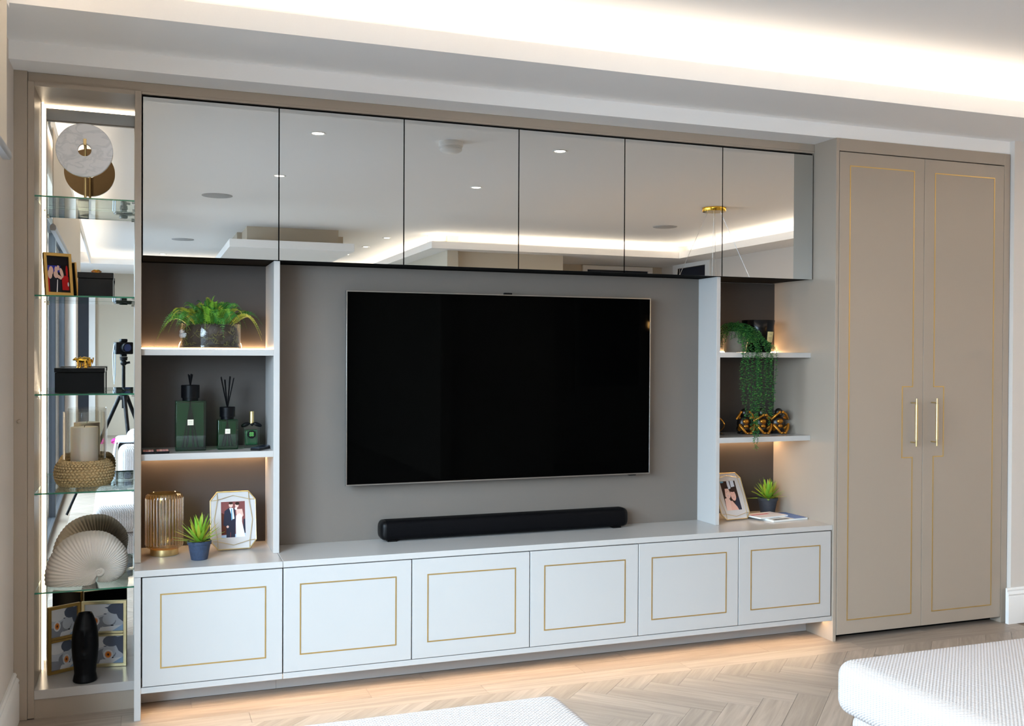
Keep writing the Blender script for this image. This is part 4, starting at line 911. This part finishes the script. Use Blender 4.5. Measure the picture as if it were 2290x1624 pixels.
# dome of foliage over the pot
for k in range(40):
    az = k * 2.39996; r_ = 0.02 + 0.085 * (k / 40) ** 0.7; ex = tx + r_ * math.cos(az) - 0.012; ey = ty + r_ * math.sin(az) * 0.9 - 0.02
    hz_ = 0.045 + 0.012 * math.cos(k) - 0.05 * (k / 40)
    ex = min(ex, 2.765) if ey > 0.255 else ex
    add_strand([top, top.lerp(Vector((ex, ey, tz + 0.12)), 0.5) + Vector((0, 0, 0.035)), (ex, ey, tz + 0.09 + hz_), (min(ex + 0.03 * math.cos(az), 2.78 if ey > 0.24 else 9), max(min(ey + 0.02 * math.sin(az), 0.45), 0.16), tz + 0.045 + hz_ * 0.6)], dens=0.0040)
# strands that fall over the shelf edge: (end x, end z)
ends = [(2.655, 1.19), (2.665, 1.12), (2.685, 1.235), (2.70, 1.06), (2.712, 0.985), (2.722, 0.915), (2.728, 0.945), (2.735, 0.90), (2.742, 0.965), (2.75, 1.02), (2.765, 1.075), (2.78, 1.14), (2.79, 1.07), (2.805, 1.02), (2.815, 1.10), (2.825, 1.05), (2.77, 1.20), (2.74, 1.12), (2.80, 1.22), (2.70, 1.17), (2.83, 1.17), (2.675, 1.05)]
for i, (ex, ez) in enumerate(ends):
    ye = 0.150 - 0.010 * (i % 3); wv = 0.010 * math.sin(i * 1.7)
    lip = Vector((ex + 0.012 * math.cos(i), ye + 0.004, tz + 0.012))
    add_strand([top + Vector((0.02 * math.cos(i * 2), 0.01 * math.sin(i), 0)), (tx * 0.45 + ex * 0.55, ty - 0.07, tz + 0.115 + 0.012 * math.sin(i * 3)), (ex * 0.8 + tx * 0.2, 0.19, tz + 0.065), lip, (ex + wv, ye, (tz + ez) / 2 + 0.02), (ex - wv, ye, ez * 0.75 + tz * 0.25 - 0.02), (ex, ye, ez)], dens=0.0046)
for i in range(4): add_strand([top, (2.68 - 0.01 * i, 0.29, tz + 0.11), (2.625 - 0.006 * i, 0.26 - 0.01 * i, tz + 0.085), (2.608 - 0.008 * i, 0.24, tz + 0.05), (2.604 - 0.006 * i, 0.235, tz + 0.012 + 0.006 * i)], dens=0.007)

t = thing('candle_vessel', 'black tapered vessel with cream label, beside the trailing plant', 'candle', (2.889, 0.33, 1.3679))
cx, cy, cz = 2.8925, 0.365, 1.3679
b = B(); b.lathe((cx, cy, cz), [(0.0, 0), (0.0600, 0), (0.0620, 0.002), (0.0815, 0.1590), (0.0805, 0.161), (0.0765, 0.159), (0.066, 0.06), (0.0, 0.055)], 56, cap=False); obj('vessel', b, M['black_lacquer'], t, smooth=45)
v = []; f = []; n_ = 10
for zz, in ((0.050,), (0.103,)):
    for k in range(n_ + 1):
        a = -PI / 2 + 0.06 + 0.72 * k / n_; r_ = 0.0622 + 0.0195 * zz / 0.159 + 0.0006; v.append((cx + r_ * math.cos(a), cy + r_ * math.sin(a), cz + zz))
for k in range(n_): f.append((k, k + 1, n_ + 2 + k, n_ + 1 + k))
lb = obj('paper_label', B().add(v, f), mat('vessel_label', (236, 220, 160), 0.6), t)
b = B()
for zz, a0, a1 in ((0.090, 0.24, 0.48), (0.073, 0.16, 0.56), (0.067, 0.22, 0.50), (0.058, 0.28, 0.44)):
    r_ = 0.0622 + 0.0195 * zz / 0.159 + 0.0012; v = []
    for z2 in (zz - 0.0008, zz + 0.0008):
        for k in range(5): a = -PI / 2 + a0 + (a1 - a0) * k / 4; v.append((cx + r_ * math.cos(a), cy + r_ * math.sin(a), cz + z2))
    b.add(v, [(k, k + 1, 6 + k, 5 + k) for k in range(4)])
obj('printed_lines', b, M['ink'], lb)

# three seated monkeys, one figurine
t = thing('monkey_figurine', 'dark bronze figurine of three seated monkeys with arms linked', 'figurine', (2.885, 0.33, 0.9634))
gz = 0.9634
def monkey(cx, cy, pose):
    m = B(); q = lambda x, y, z: (cx + x, cy + y, gz + z)
    m.ball(q(0, 0.008, 0.052), (0.034, 0.028, 0.042), 16, 10); m.ball(q(0, 0.010, 0.024), (0.036, 0.032, 0.024), 16, 10)
    m.ball(q(0, -0.002, 0.104), (0.022, 0.021, 0.023), 16, 10); m.ball(q(0, -0.018, 0.098), (0.013, 0.010, 0.011), 12, 8)
    for s_ in (-1, 1): m.ball(q(s_ * 0.022, 0.002, 0.106), (0.005, 0.004, 0.008), 8, 6)
    body = obj('monkey', m, M['bronze'], t, smooth=70)
    g = B()
    g.ball(q(0, -0.013, 0.062), (0.019, 0.012, 0.014), 12, 8); g.ball(q(0, -0.014, 0.038), (0.015, 0.010, 0.012), 12, 8)
    for s_ in (-1, 1):
        g.tube([q(s_ * 0.030, -0.004, 0.022), q(s_ * 0.040, -0.026, 0.044), q(s_ * 0.030, -0.036, 0.024), q(s_ * 0.014, -0.040, 0.006)], [0.010, 0.009, 0.007, 0.006], 10)
        g.ball(q(s_ * 0.010, -0.044, 0.006), (0.010, 0.011, 0.006), 10, 6)
        if pose == 'eyes': pts = [q(s_ * 0.030, 0, 0.082), q(s_ * 0.046, -0.012, 0.075), q(s_ * 0.026, -0.026, 0.098), q(s_ * 0.010, -0.026, 0.108)]
        elif pose == 'ears': pts = [q(s_ * 0.030, 0, 0.082), q(s_ * 0.048, -0.010, 0.078), q(s_ * 0.036, -0.012, 0.098), q(s_ * 0.024, -0.008, 0.108)]
        else: pts = [q(s_ * 0.030, 0, 0.082), q(s_ * 0.048, -0.012, 0.066), q(s_ * 0.030, -0.026, 0.082), q(s_ * 0.008, -0.030, 0.094)]
        g.tube(pts, [0.009, 0.0075, 0.0065, 0.005], 10); g.ball(pts[-1], (0.009, 0.006, 0.008), 10, 6)
    obj('gilded_limbs', g, M['bronze_gold'], body, smooth=70, label='gold rubbed arms, legs and belly')
monkey(2.802, 0.345, 'ears'); monkey(2.893, 0.332, 'mouth'); monkey(2.984, 0.320, 'eyes')
obj('base', B().box(2.775, 3.012, 0.335, 0.368, 0.9634, 0.972), M['bronze'], t, 0.003)
t = thing('bronze_ornament', 'small dark bronze swirl ornament half hidden behind the white post', 'ornament', (2.645, 0.33, 0.9634))
b = B()
for k, (r_, a0) in enumerate(((0.036, 0.2), (0.026, 1.6))):
    b.tube([(2.648 + r_ * math.cos(a0 + q * 0.5) * 0.9, 0.33 + 0.012 * math.sin(q + k), 1.006 + r_ * math.sin(a0 + q * 0.5) * 1.1) for q in range(11)], [0.003 + 0.0012 * math.sin(q * 0.6) for q in range(11)], 8, 1)
b.lathe((2.648, 0.33, 0.9634), [(0.026, 0), (0.026, 0.004), (0.008, 0.008), (0.005, 0.016)], 20); obj('swirl', b, [M['bronze'], M['bronze_gold']], t)

pair = [('hair', ALL), ('mist', [(0.42, 0.72), (0.62, 0.72), (0.6, 1), (0.44, 1)]), ('mist', [(0.66, 0.78), (0.9, 0.8), (0.9, 1), (0.66, 1)]), ('tie', ell(0.1, 0.97, 0.14, 0.03)), ('skin', [(0.0, 0.0), (0.4, 0.0), (0.42, 0.3), (0.3, 0.44), (0.05, 0.4)]), ('skin', ell(0.3, 0.58, 0.2, 0.19, 14, -0.2)), ('hair', [(0.06, 0.5), (0.12, 0.85), (0.42, 0.86), (0.46, 0.74), (0.2, 0.74), (0.14, 0.5)]),
        ('pinkish', ell(0.66, 0.5, 0.17, 0.19, 14, 0.2)), ('hair', ell(0.68, 0.68, 0.2, 0.07)), ('suit', [(0.55, 0), (1, 0), (1, 0.45), (0.85, 0.4), (0.7, 0.3)]), ('pinkish', [(0.32, 0.0), (0.8, 0.0), (0.74, 0.1), (0.5, 0.32), (0.36, 0.3)]), ('burgundy', ell(0.31, 0.495, 0.055, 0.017)), ('white', ell(0.31, 0.497, 0.042, 0.009)), ('burgundy', ell(0.66, 0.43, 0.05, 0.016)), ('white', ell(0.66, 0.432, 0.038, 0.008)), ('brown', ell(0.24, 0.62, 0.03, 0.007)), ('brown', ell(0.37, 0.64, 0.03, 0.007)), ('brown', ell(0.6, 0.55, 0.026, 0.007)), ('brown', ell(0.73, 0.55, 0.026, 0.007))]
geo_frame('faceted gold frame with a close up photo of two faces, behind the post', 2.627, 0.252, 0.5522, 0.12, math.radians(24), 0.172, 0.232, (0.024, 0.028), (0.040, 0.132, 0.045, 0.192), pair)
succulent('spiky green plant in a charcoal pot, beside the magazines', 2.976, 0.395, 0.5522, 1.12, M['pot_black'], 9, 0.112, 3.060, 0.470)
# magazines
def magazine(label, pts, z0, th_, cols, extra):
    t = thing('magazine', label, 'magazine', (sum(p[0] for p in pts) / 4, sum(p[1] for p in pts) / 4, z0), 0, 'magazines on the worktop')
    obj('pages', B().prism(pts, XY, z0, z0 + th_), mat('page_edges', (226, 226, 222), 0.7), t)
    P0, P1, P3 = Vector(pts[0]), Vector(pts[1]), Vector(pts[3])
    fn = lambda a, c, d: (P0.x + (P1.x - P0.x) * a + (P3.x - P0.x) * c, P0.y + (P1.y - P0.y) * a + (P3.y - P0.y) * c, z0 + th_ + d)
    b = B(); ml = []
    for i, (col, p) in enumerate([(cols, ALL)] + extra):
        ml.append(mat('cover_ink', col, 0.25)); b.poly([fn(a, c, 0.0002 + 0.00006 * i) for a, c in p], i)
    obj('cover', b, ml, t, smooth=0, fix=False)
magazine('blue covered magazine at the bottom of the small stack', [(2.842, 0.150), (3.056, 0.176), (3.050, 0.350), (2.836, 0.324)], 0.5522, 0.0085, (44, 92, 168), [((206, 208, 206), [(0, 0), (0.62, 0), (0.5, 1), (0, 1)]), ((60, 62, 70), [(0.06, 0.04), (0.5, 0.04), (0.48, 0.16), (0.06, 0.16)]), ((150, 160, 170), [(0.06, 0.22), (0.4, 0.22), (0.4, 0.5), (0.06, 0.5)])])
magazine('pink and white magazine lying across the top of the stack', [(2.806, 0.205), (2.986, 0.238), (2.962, 0.355), (2.782, 0.322)], 0.5608, 0.007, (232, 226, 230), [((214, 130, 140), [(0.05, 0.55), (0.7, 0.55), (0.7, 0.72), (0.05, 0.72)]), ((226, 226, 232), [(0.05, 0.1), (0.9, 0.1), (0.9, 0.4), (0.05, 0.4)])])
magazine('thin white leaflet beneath the pink magazine, over the blue one', [(2.815, 0.190), (3.000, 0.205), (2.992, 0.330), (2.807, 0.315)], 0.5578, 0.0002, (240, 240, 240), []) if False else None

# ================================================================== knitted seating in the foreground
def rbox(x0, x1, y0, y1, z0, z1, r, n=(24, 24, 6), crown=0.0):
    """rounded cushion block"""
    b = B(); c = Vector(((x0 + x1) / 2, (y0 + y1) / 2, (z0 + z1) / 2)); h = Vector(((x1 - x0) / 2, (y1 - y0) / 2, (z1 - z0) / 2)); inn = h - Vector((r, r, r))
    def put(p):
        q = Vector([max(-inn[i], min(inn[i], p[i])) for i in range(3)]); d = p - q
        if d.length > 1e-9: q = q + d.normalized() * r
        if p.z > 0: q.z += crown * (1 - (q.x / h.x) ** 2) * (1 - (q.y / h.y) ** 2)
        return c + q
    def ticks(hh, k):
        e_ = [-hh + r * (1 - math.cos(a)) if False else -hh + r * i / 5 for i, a in enumerate([0] * 5)]
        m_ = [-(hh - r) + 2 * (hh - r) * i / k for i in range(k + 1)]
        return e_ + m_ + [-x for x in e_[::-1]]
    T = [ticks(h[i], n[i]) for i in range(3)]
    for ax in range(3):
        u, w_ = [(1, 2), (0, 2), (0, 1)][ax]
        for sg in (-1, 1):
            vs = []; f = []
            for a in T[u]:
                for d in T[w_]:
                    p = Vector((0, 0, 0)); p[ax] = sg * h[ax]; p[u] = a; p[w_] = d; vs.append(put(p))
            nu, nw = len(T[u]), len(T[w_])
            for i in range(nu - 1):
                for j in range(nw - 1): f.append((i * nw + j, i * nw + j + 1, (i + 1) * nw + j + 1, (i + 1) * nw + j))
            b.add(vs, f)
    return b
def weld(o):
    bm = bmesh.new(); bm.from_mesh(o.data); bmesh.ops.remove_doubles(bm, verts=bm.verts, dist=0.0004); bmesh.ops.recalc_face_normals(bm, faces=bm.faces); bm.to_mesh(o.data); bm.free()
    o.data.polygons.foreach_set('use_smooth', [True] * len(o.data.polygons)); return o
def ottoman(label, x0, x1, y0, y1, zt):
    t = thing('ottoman', label, 'ottoman', ((x0 + x1) / 2, (y0 + y1) / 2, 0), 0, 'knit covered ottomans')
    weld(obj('seat_cushion', rbox(x0, x1, y0, y1, zt - 0.165, zt, 0.048, crown=0.012), M['knit'], t))
    weld(obj('base', rbox(x0 + 0.035, x1 - 0.035, y0 + 0.035, y1 - 0.035, 0.09, 0.275, 0.03), M['knit'], t))
    for sx_ in (x0 + 0.1, x1 - 0.1):
        for sy_ in (y0 + 0.1, y1 - 0.1):
            b = B(); b.lathe((sx_, sy_, 0), [(0.014, 0), (0.020, 0.095)], 14); obj('leg', b, M['black_satin'], t)
ottoman('white knit covered ottoman in front of the wardrobe', 1.975, 3.30, -2.55, -1.392, 0.435)
ottoman('white knit covered ottoman in front of the low cabinets', -0.22, 1.066, -2.35, -1.408, 0.444)

# ================================================================== the rest of the room (seen in the mirrors)
def downlight(x, y, label):
    t = thing('downlight', label, 'downlight', (x, y, 2.6), 0, 'ceiling downlights')
    b = B(); b.lathe((x, y, 2.6), [(0.046, 0), (0.046, -0.003), (0.043, -0.005), (0.033, -0.002), (0.033, 0)], 32, cap=False); obj('bezel', b, M['white_trim'], t, smooth=50)
    b = B(); b.lathe((x, y, 2.5992), [(0.0, 0), (0.033, 0)], 28, cap=False); obj('lens', b, M['downlight'], t)
DL = [(0.928, -1.481, 'ceiling downlight seen high in the second mirrored cupboard'), (0.895, -2.941, 'ceiling downlight seen across the join of the first two mirrors'), (2.395, -1.436, 'ceiling downlight seen alone in the fourth mirrored cupboard'), (2.333, -2.891, 'ceiling downlight seen below the smoke alarm'),
      (2.454, -6.35, 'kitchen downlight first along the glowing cove'), (2.431, -7.33, 'kitchen downlight second along the glowing cove'), (2.392, -8.312, 'kitchen downlight third along the glowing cove'), (2.33, -9.115, 'kitchen downlight at the far end of the cove'), (0.22, -9.17, 'kitchen downlight above the far left cove')]
for x, y, lb in DL:
    downlight(x, y, lb)
    if y > -4:
        l = bpy.data.lights.new('downlight_beam', 'SPOT'); l.energy = 9; l.color = WARMW; l.spot_size = math.radians(80); l.spot_blend = 0.8; l.shadow_soft_size = 0.03
        o = bpy.data.objects.new('downlight_beam', l); o.location = (x, y, 2.585); C.objects.link(o); o['kind'] = 'helper'
t = thing('smoke_alarm', 'round white smoke alarm on the ceiling, seen in the third mirror', 'smoke alarm', (1.697, -1.43, 2.6))
b = B(); b.lathe((1.697, -1.43, 2.6), [(0.072, 0), (0.072, -0.026), (0.069, -0.029), (0.066, -0.030)], 40); obj('base', b, M['white_trim'], t, smooth=40)
b = B(); b.lathe((1.697, -1.43, 2.57), [(0.062, 0), (0.062, -0.004), (0.066, -0.0045), (0.066, -0.009), (0.062, -0.0095), (0.062, -0.013), (0.066, -0.0135), (0.064, -0.022), (0.052, -0.030), (0.0, -0.034)], 40, cap=False); obj('vented_cover', b, M['white_trim'], t, smooth=40)
for x, y, r_, lb in ((0.545, -4.02, 0.118, 'round grey ceiling speaker seen in the first mirror, nearer one'), (0.40, -7.35, 0.118, 'round grey ceiling speaker seen in the first mirror, farther one'), (4.753, -4.385, 0.118, 'round grey ceiling speaker beside the gold pendant canopy')):
    t = thing('ceiling_speaker', lb, 'speaker', (x, y, 2.6), 0, 'ceiling speakers')
    b = B(); b.lathe((x, y, 2.6), [(r_, 0), (r_, -0.004), (r_ - 0.004, -0.006), (0.0, -0.006)], 40, cap=False); obj('grille', b, M['grey_mesh'], t)
# ring pendant
pxx, pyy = 4.53, -3.13
t = thing('ring_pendant', 'gold ring pendant with amber lamps hanging from a round gold canopy', 'pendant light', (pxx, pyy, 2.6))
b = B(); b.lathe((pxx, pyy, 2.6), [(0.10, 0), (0.10, -0.03), (0.097, -0.034), (0.0, -0.034)], 44, cap=False); obj('canopy', b, M['gold'], t, smooth=40)
rr_ = 0.44; zr = 1.66
for k in range(4):
    a = 2 * PI * k / 4 + 0.5; b = B(); b.tube([(pxx + 0.05 * math.cos(a), pyy + 0.05 * math.sin(a), 2.57), (pxx + rr_ * math.cos(a), pyy + rr_ * math.sin(a), zr + 0.02)], 0.0018, 6); obj('wire', b, M['chrome'], t)
b = B(); b.lathe((pxx, pyy, zr), [(rr_ - 0.006, -0.016), (rr_ + 0.006, -0.016), (rr_ + 0.006, 0.016), (rr_ - 0.006, 0.016)], 72, closed=True); obj('ring', b, M['gold'], t, smooth=40)
for k in range(12):
    a = 2 * PI * k / 12 + 0.1; x, y = pxx + rr_ * math.cos(a), pyy + rr_ * math.sin(a)
    b = B(); b.lathe((x, y, zr - 0.10), [(0.026, 0), (0.028, 0.004), (0.028, 0.135), (0.024, 0.14)], 20, cap=False); s_ = obj('lamp_shade', b, M['amber_glass'], t, smooth=50)
    b = B(); b.lathe((x, y, zr - 0.07), [(0.0, 0), (0.008, 0.006), (0.011, 0.035), (0.006, 0.06), (0.0, 0.064)], 14, cap=False); obj('bulb', b, M['bulb'], s_, smooth=60)
# the photographer's camera on its tripod, standing where the picture is taken from
t = thing('tripod', 'black camera tripod seen in the alcove mirror', 'tripod', (-0.02, -3.99, 0))
hub = Vector((-0.035, -4.020, 0.955))
b = B(); b.tube([hub + Vector((0, 0, -0.10)), hub + Vector((0, 0, 0.25))], 0.014, 12); b.tube([hub + Vector((0, 0, -0.03)), hub + Vector((0, 0, 0.03))], 0.034, 14); obj('center_column', b, M['black_plastic'], t)
b = B(); b.ball(hub + Vector((0, 0, 0.275)), 0.026); b.tube([hub + Vector((0.0, 0, 0.27)), hub + Vector((0.05, 0, 0.28))], 0.010, 10); b.tube([hub + Vector((0, 0, 0.295)), hub + Vector((0, 0, 0.3245))], [0.028, 0.032], 14); obj('ball_head', b, M['black_plastic'], t)
for k, az in enumerate((PI * 0.97, -0.55, 1.35)):
    foot = Vector((hub.x + 0.43 * math.cos(az), hub.y + 0.43 * math.sin(az), 0.0)); p1 = hub + Vector((0.03 * math.cos(az), 0.03 * math.sin(az), 0)); mid = p1.lerp(foot, 0.5)
    b = B(); b.tube([p1, mid, mid.lerp(foot, 0.03), foot], [0.016, 0.015, 0.011, 0.010], 10); obj('leg', b, M['black_satin'], t)
t = thing('camera_body', 'black camera on the tripod, seen in the alcove mirror', 'camera', (0.0, -4.0, 1.26))
Rc = Matrix((R_, F_, U_)).transposed(); c0 = LOC - F_ * 0.02
def cb(x0, x1, y0, y1, z0, z1):
    b = B(); b.box(x0, x1, y0, y1, z0, z1); b.v = [tuple(c0 + Rc @ Vector(p)) for p in b.v]; return b
def cl(y0, y1, r0, r1, z=0.0):
    b = B(); b.tube([c0 + F_ * y0, c0 + F_ * y1], [r0, r1], 24); return b
obj('body', cb(-0.072, 0.072, -0.150, -0.085, -0.055, 0.045), M['black_plastic'], t, 0.008)
obj('viewfinder_hump', cb(-0.028, 0.028, -0.145, -0.09, 0.045, 0.072), M['black_plastic'], t, 0.008)
obj('lens', cl(-0.088, -0.025, 0.036, 0.038), M['black_satin'], t)
obj('front_element', cl(-0.026, -0.0245, 0.030, 0.030), mat('lens_glass', (30, 40, 70), 0.05), t)
obj('mount_plate', cb(-0.022, 0.022, -0.135, -0.095, -0.075, -0.055), M['black_plastic'], t, 0.002)
b = B(); b.tube([tuple(c0 + Rc @ Vector(p)) for p in ((-0.072, -0.12, 0.03), (-0.085, -0.12, -0.06), (-0.080, -0.12, -0.22), (-0.074, -0.12, -0.30), (-0.066, -0.12, -0.22), (-0.070, -0.11, -0.02))], 0.004, 6); obj('strap', b, M['camera_grey'], t)
# armchair with throw
t = thing('armchair', 'white armchair near the tripod, seen in the alcove mirror', 'armchair', (0.36, -3.0, 0))
weld(obj('seat_cushion', rbox(0.08, 0.66, -3.2, -2.66, 0.30, 0.44, 0.05, (8, 8, 3)), M['knit'], t)); weld(obj('backrest', rbox(-0.02, 0.76, -3.38, -3.18, 0.12, 0.74, 0.06, (8, 4, 8)), M['knit'], t))
for x0 in (-0.08, 0.66): weld(obj('armrest', rbox(x0, x0 + 0.16, -3.36, -2.68, 0.12, 0.68, 0.06, (4, 8, 8)), M['knit'], t))
for x0 in (0.0, 0.7):
    for y0 in (-3.28, -2.76): b = B(); b.lathe((x0, y0, 0), [(0.014, 0), (0.02, 0.13)], 12); obj('leg', b, M['black_satin'], t)
b = B(); v = []; f = []; nu, nv = 28, 30
for i in range(nu + 1):
    y = -3.165 + 0.43 * i / nu
    for j in range(nv + 1):
        q = j / nv * 0.80; dr = 0.012 * math.sin(i * 0.9) * max(0, q - 0.24) * 3
        if q < 0.24: x, z = 0.075 - q * 0.71 * 1.0, 0.700 + 0.005 * math.sin(i * .8 + q * 9)
        else: x, z = -0.0955 - 0.02 * math.sin(min(1, (q - 0.24) / 0.2) * PI / 2) - dr, 0.695 - (q - 0.24)
        v.append((x, y + 0.02 * math.sin(q * 6 + i * .3), z))
for i in range(nu):
    for j in range(nv): f.append((i * (nv + 1) + j, i * (nv + 1) + j + 1, (i + 1) * (nv + 1) + j + 1, (i + 1) * (nv + 1) + j))
o = tag(obj('throw_blanket', b.add(v, f), M['fabric_grey'], smooth=80), 'pale grey throw draped over the arm of the white armchair', 'blanket')
md = o.modifiers.new('Solidify', 'SOLIDIFY'); md.thickness = 0.008
# slippers by the kitchen door
for i, (dx, lb) in enumerate(((0.0, 'pink slipper on the kitchen floor, nearer the glass doors'), (0.16, 'pink slipper on the kitchen floor, farther from the glass doors'))):
    x, y = -0.26 + dx, -10.17
    t = thing('slipper', lb, 'slipper', (x, y, 0), 0, 'pink slippers')
    b = B(); b.prism(ell(x, y, 0.045, 0.125, 20), XY, 0.0, 0.018); obj('sole', b, M['pink'], t, 0.004)
    b = B(); v = []; f = []
    for a in range(9):
        for k in range(6): th_ = PI * a / 8; v.append((x + 0.047 * math.cos(th_), y + 0.02 + 0.09 * k / 5, 0.018 + 0.05 * math.sin(th_) * (1 - 0.1 * k)))
    for a in range(8):
        for k in range(5): f.append((a * 6 + k, a * 6 + k + 1, (a + 1) * 6 + k + 1, (a + 1) * 6 + k))
    o = obj('upper', b.add(v, f), M['pink'], t, smooth=60); md = o.modifiers.new('Solidify', 'SOLIDIFY'); md.thickness = 0.006
# tall kitchen cupboards against the far wall
for i in range(3):
    x0 = 0.45 + i * 0.62
    t = thing('kitchen_cupboard', ['tall beige kitchen cupboard beside the far kitchen doorway', 'tall beige kitchen cupboard in the middle of three at the far wall', 'tall beige kitchen cupboard farthest from the garden doors'][i], 'cupboard', (x0 + 0.3, -11.1, 0), 0, 'tall kitchen cupboards')
    obj('carcass', B().box(x0, x0 + 0.618, -11.395, -10.86, 0, 2.42), M['cupboard'], t)
    obj('door', B().box(x0 + 0.002, x0 + 0.616, -10.858, -10.84, 0.1, 1.55), M['cupboard'], t, 0.002); obj('door', B().box(x0 + 0.002, x0 + 0.616, -10.858, -10.84, 1.556, 2.415), M['cupboard'], t, 0.002)

# everything that rests on a shelf or top stands a hair clear of it
for o in list(SC.objects):
    if o.parent is None and o.type == 'EMPTY' and o.get('category') and o.name.split('.')[0] in ('disc_sculpture', 'photo_frame', 'lacquer_box', 'candle_holder', 'nautilus_shell', 'face_vase', 'hinged_photo_frame', 'potted_fern', 'reed_diffuser', 'perfume_bottle', 'makeup_palette', 'card_box', 'ribbed_vase', 'potted_succulent', 'geometric_photo_frame', 'trailing_plant', 'candle_vessel', 'monkey_figurine', 'bronze_ornament', 'magazine', 'soundbar'):
        o.location.z += 0.0006
